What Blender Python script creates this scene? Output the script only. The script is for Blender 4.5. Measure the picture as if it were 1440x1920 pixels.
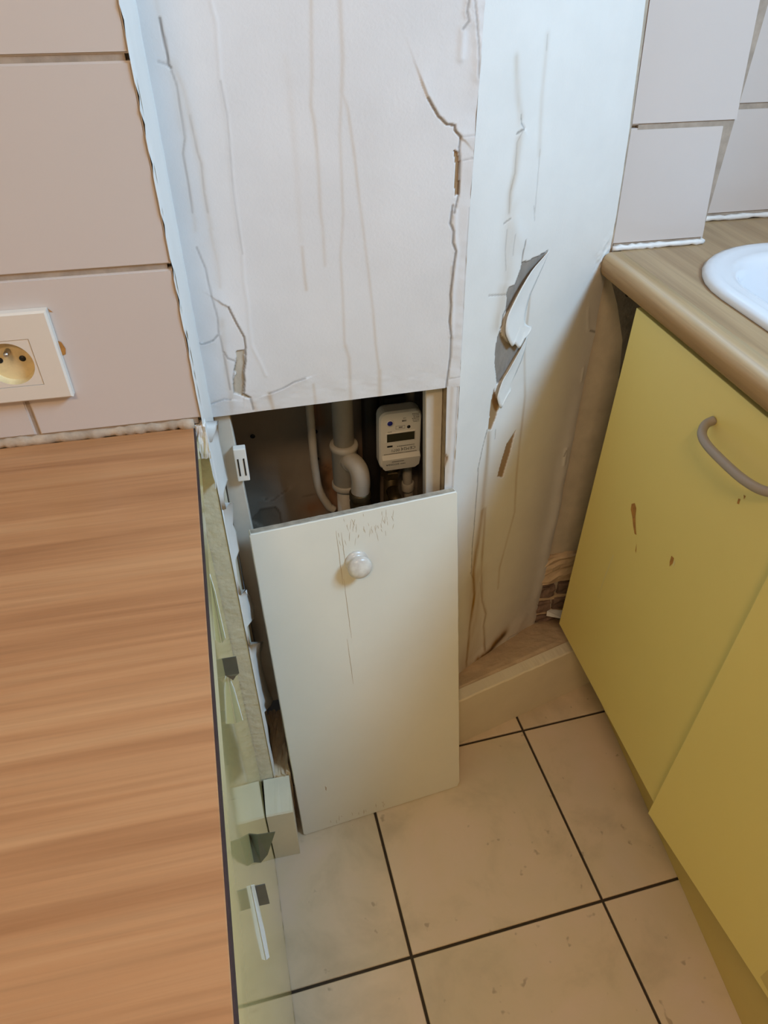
import bpy, bmesh, math, random
import numpy as np
from mathutils import Vector, Matrix
random.seed(4)
rng = np.random.default_rng(4)
for o in list(bpy.data.objects):
    bpy.data.objects.remove(o)
SC = bpy.context.scene
COL = SC.collection
R = math.radians
# ---------------------------------------------------------------- camera
cam_d = bpy.data.cameras.new('camera')
cam_d.sensor_fit = 'VERTICAL'
cam_d.sensor_height = 24.0
cam_d.lens = 24.0 * 1291.34 / 1920
cam_d.clip_start = 0.02
cam = bpy.data.objects.new('camera', cam_d)
COL.objects.link(cam)
fw = Vector((0.1567, 0.7519, -0.6403)).normalized()
rt = Vector((0.979, -0.2039, 0.0002)).normalized()
up = rt.cross(fw).normalized()
cam.matrix_world = Matrix(((rt.x, up.x, -fw.x, -0.055), (rt.y, up.y, -fw.y, 0.0813), (rt.z, up.z, -fw.z, 1.338), (0, 0, 0, 1)))
SC.camera = cam
# ---------------------------------------------------------------- world and lights
w = bpy.data.worlds.new('sky'); SC.world = w; w.use_nodes = True
w.node_tree.nodes['Background'].inputs[0].default_value = (0.55, 0.75, 1.0, 1)
w.node_tree.nodes['Background'].inputs[1].default_value = 0.08
def area(name, loc, target, sx, sy, power, color):
    l = bpy.data.lights.new(name, 'AREA'); l.shape = 'RECTANGLE'; l.size = sx; l.size_y = sy
    l.energy = power; l.color = color
    o = bpy.data.objects.new(name, l); COL.objects.link(o)
    o.location = loc
    o.rotation_euler = (Vector(target) - Vector(loc)).to_track_quat('-Z', 'Y').to_euler()
    return o
area('window_daylight', (1.21, 0.04, 2.12), (0.1, 0.6, 0.85), 0.5, 0.42, 33, (0.42, 0.70, 1.0))
area('ceiling_lamp_light', (-0.35, -0.75, 2.52), (-0.1, 0.1, 0.5), 0.45, 0.45, 25, (1.0, 0.69, 0.41))
SC.view_settings.view_transform = 'Standard'
SC.view_settings.look = 'None'
SC.view_settings.gamma = 1
SC.view_settings.use_curve_mapping = False
SC.view_settings.exposure = 0.1
# ---------------------------------------------------------------- traced marks (metres, in each wall's own plane)
FRONT_MARKS = [
 ('stain',0.00248,0.17,[(-0.0997,1.2942),(-0.0991,1.2805),(-0.0981,1.2634),(-0.0976,1.2496),(-0.0970,1.2418),(-0.0952,1.2273),(-0.0939,1.2142),(-0.0952,1.1973),(-0.0945,1.1799),(-0.0990,1.1658),(-0.0985,1.1359),(-0.0994,1.1076),(-0.0984,1.1018),(-0.0998,1.0887)]),
 ('stain',0.00558,0.1496,[(-0.0946,1.2449),(-0.0942,1.2273),(-0.0942,1.2075),(-0.0945,1.1904)]),
 ('crack',0.0011,0.9,[(-0.0991,1.2805),(-0.0987,1.2694),(-0.0982,1.2604),(-0.0976,1.2496),(-0.0983,1.2442),(-0.0967,1.2415)]),
 ('crack',0.0009,0.4,[(-0.1072,1.2465),(-0.1018,1.2448),(-0.0970,1.2415),(-0.0936,1.2257),(-0.0942,1.2075),(-0.0945,1.1799),(-0.0990,1.1658),(-0.0985,1.1359),(-0.0994,1.1076)]),
 ('stain',0.0031,0.1904,[(-0.0940,1.2433),(-0.0881,1.2255),(-0.0861,1.2004),(-0.0842,1.1668),(-0.0821,1.1557),(-0.0838,1.1273),(-0.0831,1.1064),(-0.0820,1.0890)]),
 ('crack',0.0008,0.25,[(-0.0861,1.2004),(-0.0842,1.1668),(-0.0821,1.1557),(-0.0838,1.1273),(-0.0831,1.1064)]),
 ('ridge',0.0022,0.0009,[(-0.0503,1.2936),(-0.0477,1.2759),(-0.0511,1.2291),(-0.0489,1.1988),(-0.0505,1.1669),(-0.0527,1.1292),(-0.0526,1.1043),(-0.0521,1.0817),(-0.0515,1.0590),(-0.0537,1.0283),(-0.0528,0.9996),(-0.0546,0.9700),(-0.0548,0.9451),(-0.0476,0.9227),(-0.0420,0.9020)]),
 ('crack',0.0009,0.25,[(-0.0511,1.2291),(-0.0489,1.1988),(-0.0505,1.1669),(-0.0527,1.1292),(-0.0526,1.1043),(-0.0521,1.0817),(-0.0515,1.0590)]),
 ('stain',0.00372,0.0816,[(0.0155,1.2466),(0.0174,1.1782),(0.0180,1.1208),(0.0173,1.1103),(0.0166,1.0676)]),
 ('stain',0.00217,0.272,[(0.0174,1.0613),(0.0180,1.0255),(0.0188,1.0101)]),
 ('stain',0.00217,0.2584,[(0.0437,1.2923),(0.0404,1.2295),(0.0377,1.2040),(0.0406,1.1862),(0.0418,1.1392),(0.0415,1.0977),(0.0431,1.0831),(0.0433,1.0382)]),
 ('stain',0.00248,0.2856,[(0.0719,1.2920),(0.0729,1.2451),(0.0707,1.2150)]),
 ('stain',0.00186,0.2312,[(0.0707,1.2150),(0.0670,1.1759),(0.0677,1.0959),(0.0625,1.0458),(0.0635,0.9979),(0.0631,0.9356),(0.0685,0.9128),(0.0687,0.8518)]),
 ('stain',0.00186,0.2584,[(0.0707,1.2150),(0.0763,1.2008),(0.0823,1.1563),(0.0885,1.0945),(0.0914,1.0707),(0.0964,1.0241),(0.1017,0.9738),(0.1044,0.9308),(0.1095,0.8847),(0.1098,0.8535)]),
 ('stain',0.0031,0.272,[(0.1095,0.8894),(0.1098,0.8510)]),
 ('stain',0.00248,0.272,[(0.0640,0.9311),(0.0685,0.9128),(0.0686,0.8506)]),
 ('stain',0.00217,0.34,[(0.0188,0.8802),(0.0198,0.8635),(0.0200,0.8502)]),
 ('stain',0.0031,0.442,[(-0.0409,0.8743),(-0.0393,0.8598),(-0.0374,0.8487)]),
 ('stain',0.00248,0.238,[(-0.0836,1.0891),(-0.0826,1.0738),(-0.0809,1.0454),(-0.0824,1.0235)]),
 ('stain',0.00496,0.1496,[(-0.0830,1.0772),(-0.0813,1.0597),(-0.0831,1.0273)]),
 ('crack',0.001,0.45,[(-0.1013,1.0701),(-0.0957,1.0467),(-0.0939,1.0133),(-0.0908,0.9859),(-0.0926,0.9681),(-0.0910,0.9535),(-0.0906,0.9237),(-0.0898,0.8879)]),
 ('stain',0.00372,0.204,[(-0.0869,0.9815),(-0.0894,0.9450),(-0.0906,0.9105),(-0.0895,0.8833),(-0.0923,0.8531)]),
 ('lift',0.022,0.003,[(-0.0843,1.0048),(-0.0761,0.9981),(-0.0697,0.9777),(-0.0627,0.9586),(-0.0627,0.9439),(-0.0651,0.9249),(-0.0690,0.9100),(-0.0691,0.9011),(-0.0730,0.8787)]),
 ('crack',0.001,0.8,[(-0.0761,0.9981),(-0.0697,0.9777),(-0.0627,0.9586),(-0.0627,0.9439),(-0.0651,0.9249),(-0.0690,0.9100),(-0.0691,0.9011),(-0.0730,0.8787),(-0.0658,0.8719)]),
 ('crack',0.001,0.6,[(-0.0900,0.9408),(-0.0865,0.9318),(-0.0770,0.9264),(-0.0835,0.9052),(-0.0856,0.8827)]),
 ('crack',0.0009,0.7,[(-0.0409,0.8747),(-0.0197,0.8807),(-0.0067,0.8871),(0.0091,0.8908)]),
 ('lift',0.015,0.002,[(0.0091,0.8908),(-0.0067,0.8871),(-0.0197,0.8807),(-0.0409,0.8747)]),
 ('crack',0.0009,0.6,[(-0.1185,0.8699),(-0.1070,0.8730),(-0.0996,0.8754),(-0.0909,0.8730)]),
 ('lift',0.015,0.0016,[(-0.0909,0.8730),(-0.0996,0.8754),(-0.1070,0.8730),(-0.1185,0.8699)]),
 ('crack',0.0009,0.7,[(-0.1187,0.9571),(-0.1154,0.9547),(-0.1107,0.9548),(-0.1008,0.9577),(-0.0938,0.9641)]),
 ('lift',0.016,0.0022,[(-0.0938,0.9641),(-0.1008,0.9577),(-0.1107,0.9548),(-0.1178,0.9566)]),
 ('crack',0.0012,0.7,[(-0.0658,0.8719),(-0.0647,0.8635),(-0.0639,0.8538)]),
 ('stain',0.00372,0.272,[(-0.0627,0.8632),(-0.0601,0.8508)]),
 ('stain',0.0062,0.136,[(-0.0970,0.8514),(-0.0602,0.8496),(-0.0309,0.8502)]),
 ('lift',0.03,0.003,[(0.1577,1.2207),(0.1647,1.2063),(0.1764,1.1895),(0.1868,1.1807),(0.1958,1.1794),(0.1973,1.1736),(0.2040,1.1676)]),
 ('crack',0.0011,0.85,[(0.1647,1.2063),(0.1764,1.1895),(0.1868,1.1807),(0.1958,1.1794),(0.1973,1.1736),(0.2040,1.1676),(0.2031,1.1559),(0.2051,1.1440),(0.2065,1.1089),(0.2021,1.0865)]),
 ('crack',0.0012,0.6,[(0.2033,1.2902),(0.2021,1.2809),(0.2048,1.2729),(0.1991,1.2666)]),
 ('ridge',0.004,0.002,[(0.2033,1.2902),(0.2021,1.2809),(0.2048,1.2729),(0.1991,1.2666),(0.1989,1.2417)]),
 ('crack',0.001,0.5,[(0.2094,1.2902),(0.2129,1.2743),(0.2177,1.2497),(0.2197,1.2239)]),
 ('ridge',0.006,0.002,[(0.2094,1.2902),(0.2129,1.2743),(0.2177,1.2497),(0.2197,1.2239)]),
 ('crack',0.0013,0.9,[(0.1995,1.0945),(0.1978,1.0744),(0.2026,1.0647),(0.2025,1.0513),(0.2073,1.0411),(0.2055,1.0213),(0.2052,1.0111),(0.2036,0.9861),(0.2057,0.9708),(0.2049,0.9487),(0.2085,0.9277),(0.2094,0.8969),(0.2070,0.8599),(0.2064,0.8498)]),
 ('stain',0.00186,0.374,[(0.2034,1.0215),(0.2036,0.9861),(0.2056,0.9486)]),
 ('ridge',0.003,0.0018,[(0.2031,1.0870),(0.2039,1.0608),(0.2084,1.0410),(0.2075,1.0170),(0.2067,0.9879),(0.2081,0.9573),(0.2092,0.9277)]),
 ('crack',0.0008,0.3,[(0.2040,1.1676),(0.2226,1.1682)]),
 ('crack',0.0008,0.3,[(0.2052,1.1423),(0.2224,1.1450)]),
 ('crack',0.0008,0.35,[(0.2209,1.0913),(0.2213,1.0240),(0.2222,0.9991),(0.2251,0.9328),(0.2265,0.8850)]),
 ('crack',0.0008,0.35,[(0.2092,0.8635),(0.2268,0.8649)]),
 ('bare',0,1,[(-0.0748,0.9400),(-0.0651,0.9399),(-0.0658,0.9228),(-0.0701,0.9090),(-0.0691,0.9011),(-0.0739,0.8800),(-0.0656,0.8730),(-0.0670,0.8704),(-0.0773,0.8770),(-0.0847,0.8815),(-0.0845,0.9008),(-0.0788,0.9101),(-0.0813,0.9138),(-0.0770,0.9264)]),
 ('bare2',0,1,[(0.1968,1.1543),(0.2022,1.1521),(0.2047,1.1400),(0.2062,1.1068),(0.2009,1.1050),(0.2004,1.1362)]),
]
CORNER_MARKS = [
 ('stain',0.005,0.25,[(0.0587,1.2367),(0.0676,1.1991),(0.0772,1.1766)]),
 ('crack',0.0012,0.8,[(0.0768,1.1787),(0.0792,1.1704),(0.0862,1.1639),(0.0734,1.1602)]),
 ('lift',0.012,0.003,[(0.0862,1.1639),(0.0792,1.1704),(0.0768,1.1787)]),
 ('stain',0.006,0.35,[(0.0781,1.1543),(0.0782,1.1161),(0.0729,1.0949),(0.0755,1.0704)]),
 ('crack',0.0008,0.35,[(0.0823,1.1599),(0.0752,1.1506),(0.0782,1.1161),(0.0729,1.0949),(0.0755,1.0704)]),
 ('stain',0.004,0.16,[(0.1089,1.2547),(0.1127,1.1945),(0.1218,1.1312)]),
 ('crack',0.0008,0.3,[(0.1089,1.2547),(0.1107,1.2402)]),
 ('crack',0.0008,0.35,[(0.1220,1.1355),(0.1251,1.1085),(0.1275,1.0804),(0.1302,1.0596),(0.1257,1.0692),(0.1317,1.0497)]),
 ('stain',0.012,0.22,[(0.0767,1.0707),(0.0792,1.0484),(0.0819,1.0146),(0.0858,0.9833)]),
 ('crack',0.0008,0.4,[(0.0748,1.0493),(0.0757,1.0224),(0.0820,0.9953)]),
 ('crack',0.0008,0.4,[(0.0921,1.0395),(0.0940,1.0118)]),
 ('crack',0.0009,0.7,[(0.0672,1.0584),(0.0798,1.0626)]),
 ('ridge',0.01,0.002,[(0.0856,1.0571),(0.0985,1.0401),(0.1138,1.0221)]),
 ('crack',0.0012,0.9,[(0.1173,1.0267),(0.1156,1.0132),(0.1153,0.9980)]),
 ('crack',0.0009,0.6,[(0.0501,0.9688),(0.0793,0.9619),(0.0906,0.9595)]),
 ('crack',0.0013,0.9,[(0.0934,0.9401),(0.0864,0.9303),(0.0871,0.9156),(0.0835,0.9118)]),
 ('stain',0.012,0.35,[(0.0816,0.9688),(0.0807,0.9437),(0.0761,0.9190)]),
 ('bare',0,1,[(0.1155,0.9969),(0.1347,0.9967),(0.1556,0.9984),(0.1725,1.0005),(0.1644,0.9918),(0.1461,0.9770),(0.1336,0.9687),(0.1155,0.9526),(0.1012,0.9355),(0.0919,0.9286),(0.0916,0.9382),(0.0895,0.9621),(0.0918,0.9683),(0.1054,0.9692),(0.1140,0.9873)]),
 ('bare',0,1,[(0.0829,0.9096),(0.0901,0.8974),(0.1072,0.8818),(0.1313,0.8714),(0.1405,0.8631),(0.1311,0.8530),(0.1152,0.8370),(0.1027,0.8225),(0.0903,0.8189),(0.0787,0.8579),(0.0764,0.8844),(0.0790,0.9010)]),
 ('bare2',0,1,[(0.0838,0.8131),(0.1041,0.7796),(0.0984,0.7556),(0.0887,0.7381),(0.0792,0.7429),(0.0808,0.7659),(0.0795,0.7923)]),
 ('bare2',0,1,[(0.1575,0.7082),(0.1504,0.6632),(0.1394,0.6190),(0.1235,0.6281),(0.1300,0.6595),(0.1374,0.6889)]),
 ('crack',0.0013,0.95,[(0.0772,0.7437),(0.0688,0.7077),(0.0633,0.6753),(0.0657,0.6411),(0.0671,0.5811),(0.0689,0.5407),(0.0697,0.4993),(0.0760,0.4285)]),
 ('lift',0.012,0.0018,[(0.0760,0.4285),(0.0697,0.4993),(0.0689,0.5407),(0.0671,0.5811),(0.0657,0.6411),(0.0633,0.6753),(0.0688,0.7077),(0.0772,0.7437)]),
 ('crack',0.0009,0.6,[(0.1011,0.7333),(0.1027,0.7157)]),
 ('crack',0.0009,0.5,[(0.0993,0.9264),(0.1041,0.9153),(0.1038,0.9068)]),
 ('stain',0.003,0.35,[(0.1406,0.9692),(0.1437,0.9377),(0.1487,0.8604),(0.1695,0.7684),(0.1743,0.6721),(0.1794,0.6007),(0.1917,0.5115),(0.1813,0.4508),(0.1703,0.3786),(0.1755,0.3175)]),
 ('stain',0.006,0.5,[(0.0822,0.7355),(0.0862,0.6804),(0.0872,0.6300),(0.0884,0.5765),(0.0856,0.5048),(0.0824,0.4283)]),
 ('stain',0.007,0.85,[(0.0891,0.5720),(0.0856,0.5048),(0.0824,0.4283),(0.0956,0.3558),(0.0927,0.2855),(0.0931,0.2423),(0.0985,0.1303)]),
 ('stain',0.004,0.5,[(0.0973,0.5710),(0.1129,0.3955),(0.1259,0.3163),(0.1448,0.2650),(0.1428,0.2278),(0.1631,0.1182)]),
 ('crack',0.001,0.5,[(0.0713,0.4316),(0.0875,0.4042),(0.0956,0.3558),(0.0916,0.3140),(0.0936,0.2172),(0.0987,0.1193)]),
 ('crack',0.0009,0.4,[(0.1104,0.3801),(0.1259,0.3163),(0.1448,0.2650),(0.1428,0.2278),(0.1634,0.1341)]),
 ('ridge',0.005,0.0018,[(0.1129,0.3955),(0.1259,0.3163),(0.1448,0.2650),(0.1428,0.2278),(0.1631,0.1182)]),
 ('stain',0.03,0.35,[(0.0947,0.3994),(0.1017,0.3066),(0.1041,0.2087),(0.0998,0.1183)]),
 ('stain',0.014,0.95,[(0.2260,0.1369),(0.1953,0.1293),(0.1719,0.1108),(0.1403,0.1158)]),
 ('mold',0.009,0.9,[(0.2239,0.1331),(0.1988,0.1238),(0.1770,0.1120),(0.1515,0.1090)]),
 ('stain',0.007,0.7,[(0.1527,0.0997),(0.1109,0.1086),(0.0840,0.1051)]),
 ('crack',0.001,0.6,[(0.2760,0.1027),(0.2471,0.1093),(0.2377,0.1004)]),
 ('crack',0.0016,0.8,[(0.3256,0.8332),(0.3419,0.8258),(0.3515,0.8251)]),
 ('ridge',0.004,0.0015,[(0.3074,0.8757),(0.3193,0.8386),(0.3404,0.8233),(0.3524,0.8225)]),
 ('ridge',0.003,0.002,[(0.3275,0.7613),(0.3299,0.7383)]),
 ('ridge',0.004,0.003,[(0.3232,0.5933),(0.3251,0.5586)]),
 ('crack',0.0012,0.7,[(0.3237,0.5912),(0.3209,0.5795)]),
 ('ridge',0.012,0.004,[(0.3476,0.8299),(0.3638,0.6926),(0.3739,0.5428),(0.3776,0.4166)]),
 ('ridge',0.012,0.004,[(0.3665,0.4008),(0.3542,0.3237),(0.3531,0.2389)]),
]
SHAFT_MARKS = [
 ('crack',0.0014,0.8,[(-0.0675,0.5117),(-0.0513,0.5077),(-0.0412,0.5162),(-0.0236,0.5269)]),
 ('lift',0.02,0.004,[(-0.0236,0.5269),(-0.0412,0.5162),(-0.0513,0.5077),(-0.0675,0.5117)]),
 ('crack',0.0012,0.6,[(-0.0513,0.4894),(-0.0440,0.4684),(-0.0421,0.4481)]),
 ('crack',0.0012,0.6,[(0.0043,0.5028),(0.0195,0.5037),(0.0422,0.5014)]),
 ('crack',0.0014,0.7,[(0.0434,0.7005),(0.0422,0.6480),(0.0420,0.5924),(0.0443,0.5698),(0.0532,0.5637),(0.0639,0.5550)]),
 ('stain',0.02,0.7,[(0.0530,0.5592),(0.0552,0.5312),(0.0613,0.5016),(0.0676,0.4711)]),
 ('stain',0.022,0.6,[(0.0173,0.4711),(0.0328,0.4730),(0.0489,0.4846)]),
 ('stain',0.03,0.5,[(0.1211,0.5836),(0.1316,0.5362),(0.1346,0.4780)]),
 ('stain',0.012,0.7,[(0.0417,0.7007),(0.0446,0.6641)]),
 ('mold',0.008,0.6,[(0.0525,0.5502),(0.0459,0.5329),(0.0542,0.5125)]),
 ('mold',0.006,0.6,[(0.1297,0.5365),(0.1309,0.4983)]),
 ('bare',0,0.6,[(-0.0495,0.4891),(-0.0421,0.4681),(-0.0418,0.4430),(-0.0736,0.4394),(-0.1008,0.4651),(-0.0792,0.4901)]),
]
FLAP_A_FREE = [(0.1732,1.0005),(0.1567,0.9936),(0.1342,0.9827),(0.1134,0.9636),(0.0977,0.9447),(0.0882,0.9297),(0.0868,0.9133),(0.0916,0.8995),(0.1078,0.8786),(0.1133,0.8786),(0.1183,0.8775),(0.1295,0.8673),(0.1377,0.8771),(0.1490,0.8807),(0.1594,0.8908)]
FLAP_A_FIX = [(0.1742,0.9996),(0.1664,0.9834),(0.1560,0.9652),(0.1454,0.9468),(0.1409,0.9337),(0.1383,0.9198),(0.1385,0.9098),(0.1396,0.9045),(0.1421,0.9012),(0.1444,0.8993),(0.1471,0.8972),(0.1498,0.8951),(0.1532,0.8933),(0.1566,0.8917),(0.1597,0.8913)]
FLAP_B_FREE = [(0.1504,0.8795),(0.1394,0.8687),(0.1236,0.8529),(0.1077,0.8370),(0.0948,0.8254),(0.0875,0.8061),(0.0883,0.7959),(0.1006,0.7753),(0.1095,0.7818),(0.1195,0.7908),(0.1291,0.7957)]
FLAP_B_FIX = [(0.1523,0.8797),(0.1507,0.8597),(0.1451,0.8401),(0.1367,0.8239),(0.1306,0.8149),(0.1261,0.8082),(0.1246,0.8060),(0.1243,0.8033),(0.1255,0.8005),(0.1274,0.7987),(0.1294,0.7962)]
TORN = [(-0.1150,0.7916,0.9241),(-0.1150,0.7779,0.9079),(-0.1165,0.7842,0.8821),(-0.1150,0.8235,0.8739),(-0.1143,0.8820,0.8499),(-0.1150,0.8482,0.8396),(-0.1150,0.8537,0.7969),(-0.1150,0.8781,0.7563),(-0.1150,0.8224,0.7887),(-0.1150,0.7943,0.7971),(-0.1150,0.7806,0.7821),(-0.1150,0.8316,0.7515),(-0.1139,0.8820,0.7113),(-0.1150,0.8141,0.7270),(-0.1150,0.8527,0.6803),(-0.1150,0.8463,0.6501),(-0.1150,0.7761,0.6964),(-0.1165,0.7749,0.6677),(-0.1165,0.7862,0.6198),(-0.1150,0.8471,0.5672),(-0.1141,0.8820,0.5141),(-0.1112,0.8820,0.4901),(-0.1128,0.8820,0.4633),(-0.1165,0.7743,0.5636),(-0.1165,0.7741,0.5241),(-0.1050,0.8820,0.3990),(-0.1143,0.8820,0.3664),(-0.1150,0.8688,0.3581),(-0.1148,0.8820,0.3118),(-0.1123,0.8820,0.2610),(-0.1064,0.8820,0.2272),(-0.1127,0.8820,0.2126),(-0.1150,0.7741,0.3491),(-0.1150,0.7836,0.2938),(-0.1165,0.7810,0.2507),(-0.1150,0.7714,0.2077),(-0.1165,0.7639,0.1304)]
TORN_FIX = [0.9414,0.9176,0.8963,0.9128,0.9241,0.8963,0.8619,0.8421,0.8339,0.8217,0.7968,0.8065,0.8065,0.7709,0.7586,0.7268,0.7092,0.6797,0.6442,0.6538,0.6393,0.6194,0.5965,0.5768,0.5377,0.5435,0.5140,0.4926,0.4675,0.4251,0.3979,0.3839,0.3662,0.3258,0.2796,0.2226,0.1325]

# ---------------------------------------------------------------- materials
def srgb(r, g, b):
    f = lambda c: (c/255/12.92 if c/255 <= 0.04045 else ((c/255+0.055)/1.055)**2.4)
    return (f(r), f(g), f(b), 1)
class NT:
    def __init__(s, m):
        s.t = m.node_tree; s.n = s.t.nodes; s.l = s.t.links; s.b = s.n['Principled BSDF']
    def add(s, typ, **k):
        n = s.n.new(typ)
        for a, v in k.items(): setattr(n, a, v)
        return n
    def coords(s, scale=(1,1,1), rot=(0,0,0), kind='Object'):
        c = s.add('ShaderNodeTexCoord'); m = s.add('ShaderNodeMapping')
        m.inputs['Scale'].default_value = scale; m.inputs['Rotation'].default_value = rot
        s.l.new(c.outputs[kind], m.inputs[0]); return m.outputs[0]
    def noise(s, vec, scale, detail=3, rough=0.5, dist=0):
        n = s.add('ShaderNodeTexNoise'); n.inputs['Scale'].default_value = scale
        n.inputs['Detail'].default_value = detail; n.inputs['Roughness'].default_value = rough
        n.inputs['Distortion'].default_value = dist
        s.l.new(vec, n.inputs['Vector']); return n.outputs['Fac']
    def ramp(s, fac, stops):
        r = s.add('ShaderNodeValToRGB'); e = r.color_ramp.elements
        while len(e) < len(stops): e.new(0.5)
        for i, (p, c) in enumerate(stops): e[i].position = p; e[i].color = c
        s.l.new(fac, r.inputs[0]); return r.outputs[0]
    def mix(s, fac, a, b, mode='MIX'):
        m = s.add('ShaderNodeMix', data_type='RGBA', blend_type=mode)
        for sock, v in ((m.inputs['Factor'], fac), (m.inputs['A'] if False else m.inputs[6], a), (m.inputs[7], b)):
            if hasattr(v, 'links') or isinstance(v, bpy.types.NodeSocket): s.l.new(v, sock)
            else: sock.default_value = v
        return m.outputs[2]
    def attr(s, name):
        return s.add('ShaderNodeAttribute', attribute_name=name).outputs['Fac']
    def bump(s, h, strength=0.3, dist=0.002):
        b = s.add('ShaderNodeBump'); b.inputs['Strength'].default_value = strength; b.inputs['Distance'].default_value = dist
        s.l.new(h, b.inputs['Height']); s.l.new(b.outputs[0], s.b.inputs['Normal'])
def mat(name, color, rough=0.5, metal=0.0, var=0.0, vscale=20, bump=0.0, bscale=200, bdist=0.001, spec=0.5, dark=None, coat=0.0, detail=4):
    m = bpy.data.materials.new(name); m.use_nodes = True; t = NT(m)
    t.b.inputs['Roughness'].default_value = rough; t.b.inputs['Metallic'].default_value = metal
    t.b.inputs['Specular IOR Level'].default_value = spec
    t.b.inputs['Coat Weight'].default_value = coat; t.b.inputs['Coat Roughness'].default_value = 0.05
    t.b.inputs['Base Color'].default_value = color
    if var > 0:
        v = t.coords(); f = t.noise(v, vscale, detail, 0.6)
        d = dark or tuple(c*(1-var) for c in color[:3])+(1,)
        t.l.new(t.ramp(f, [(0.35, d), (0.65, color)]), t.b.inputs['Base Color'])
    if bump > 0:
        v = t.coords(); f = t.noise(v, bscale, 3); t.bump(f, bump, bdist)
    return m
def wood(name, c1, c2, c3, rough=0.35, yaw=0.0, across='Y', scale=1.0):
    m = bpy.data.materials.new(name); m.use_nodes = True; t = NT(m)
    sc = (1.8*scale, 46*scale, 46*scale) if across == 'Y' else (46*scale, 1.8*scale, 46*scale)
    v = t.coords(sc, (0, 0, yaw))
    f = t.noise(v, 1.0, 4, 0.55, 0.6)
    sc2 = (6*scale, 260*scale, 260*scale) if across == 'Y' else (260*scale, 6*scale, 260*scale)
    f2 = t.noise(t.coords(sc2, (0, 0, yaw)), 1.0, 3, 0.6, 0.3)
    a = t.ramp(f, [(0.30, c1), (0.5, c2), (0.70, c3)])
    b = t.ramp(f2, [(0.3, (0.80, 0.80, 0.80, 1)), (0.6, (1, 1, 1, 1))])
    t.l.new(t.mix(0.7, a, b, 'MULTIPLY'), t.b.inputs['Base Color'])
    t.b.inputs['Roughness'].default_value = rough
    t.bump(f2, 0.06, 0.0006)
    return m
def wall_paint(name, base, stain, bare):
    m = bpy.data.materials.new(name); m.use_nodes = True; t = NT(m)
    v = t.coords()
    n1 = t.noise(v, 7, 4, 0.6)
    c = t.ramp(n1, [(0.35, tuple(x*0.93 for x in base[:3])+(1,)), (0.65, base)])
    ns = t.noise(t.coords((60, 60, 9)), 1.0, 4, 0.6)
    st = t.add('ShaderNodeMath', operation='MULTIPLY'); t.l.new(t.attr('stain'), st.inputs[0])
    mr = t.ramp(ns, [(0.3, (0.55, 0.55, 0.55, 1)), (0.7, (1.3, 1.3, 1.3, 1))]); t.l.new(mr, st.inputs[1])
    c = t.mix(st.outputs[0], c, stain)
    nb = t.ramp(t.noise(t.coords((30, 30, 12)), 4.0, 5, 0.7), [(0.3, tuple(x*0.72 for x in bare[:3])+(1,)), (0.7, bare)])
    c = t.mix(t.attr('bare'), c, nb)
    c = t.mix(t.attr('bare2'), c, srgb(150, 118, 82))
    c = t.mix(t.attr('mold'), c, srgb(82, 56, 20))
    cm = t.add('ShaderNodeMath', operation='MULTIPLY'); t.l.new(t.attr('crack'), cm.inputs[0]); cm.inputs[1].default_value = 0.7
    c = t.mix(cm.outputs[0], c, srgb(84, 68, 54))
    t.l.new(c, t.b.inputs['Base Color'])
    t.b.inputs['Roughness'].default_value = 0.55
    t.bump(t.noise(v, 260, 3, 0.6), 0.16, 0.0012)
    return m
M = {}
M['front'] = wall_paint('column_paint', srgb(224, 219, 216), srgb(178, 138, 74), srgb(196, 184, 166))
M['corner'] = wall_paint('corner_paint', srgb(226, 221, 214), srgb(154, 112, 34), srgb(150, 140, 130))
M['paint'] = mat('white_paint', srgb(226, 222, 216), 0.5, var=0.05, vscale=9, bump=0.12, bscale=150)
M['flap'] = mat('peeling_paint', srgb(230, 226, 220), 0.6, var=0.05, vscale=20, bump=0.1, bscale=120)
M['cream'] = mat('old_cream_paint', srgb(226, 213, 188), 0.55, var=0.12, vscale=45, bump=0.7, bscale=70, bdist=0.003)
M['rough'] = mat('bare_plaster', srgb(176, 150, 116), 0.9, var=0.3, vscale=60, bump=0.8, bscale=90, bdist=0.003)
M['grey_cement'] = mat('grey_cement', srgb(150, 140, 128), 0.9, var=0.25, vscale=30, bump=0.8, bscale=60, bdist=0.004)
M['tan_plaster'] = mat('tan_plaster', srgb(214, 200, 178), 0.8, var=0.15, vscale=18, bump=0.4, bscale=40, bdist=0.004)
M['brick'] = mat('old_brick', srgb(150, 124, 108), 0.9, var=0.45, vscale=60, bump=0.8, bscale=90, bdist=0.003)
M['shaft'] = wall_paint('shaft_plaster', srgb(152, 138, 122), srgb(150, 92, 34), srgb(120, 104, 84))
M['pink_tile'] = mat('pink_wall_tile', srgb(206, 196, 190), 0.22, var=0.025, vscale=3)
M['grout'] = mat('wall_grout', srgb(172, 156, 140), 0.9, var=0.25, vscale=50, bump=0.5, bscale=150)
M['caulk'] = mat('white_caulk', srgb(228, 224, 220), 0.5, var=0.1, vscale=60, bump=0.4, bscale=90)
M['dirty_caulk'] = mat('dirty_sealant', srgb(186, 166, 144), 0.7, var=0.3, vscale=50, bump=0.6, bscale=80, bdist=0.002)
M['joint'] = mat('floor_joint', srgb(66, 54, 40), 0.95, var=0.2, vscale=60)
M['yellow'] = mat('yellow_laminate', srgb(230, 208, 124), 0.42, var=0.02, vscale=4, bump=0.03, bscale=300)
M['yellow_dark'] = mat('yellow_plinth', srgb(206, 182, 108), 0.5, var=0.04, vscale=10)
M['gloss_yellow'] = mat('glossy_pale_yellow_panel', srgb(222, 205, 138), 0.06, var=0.04, vscale=14, bump=0.02, bscale=9, bdist=0.004, spec=0.7)
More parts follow.
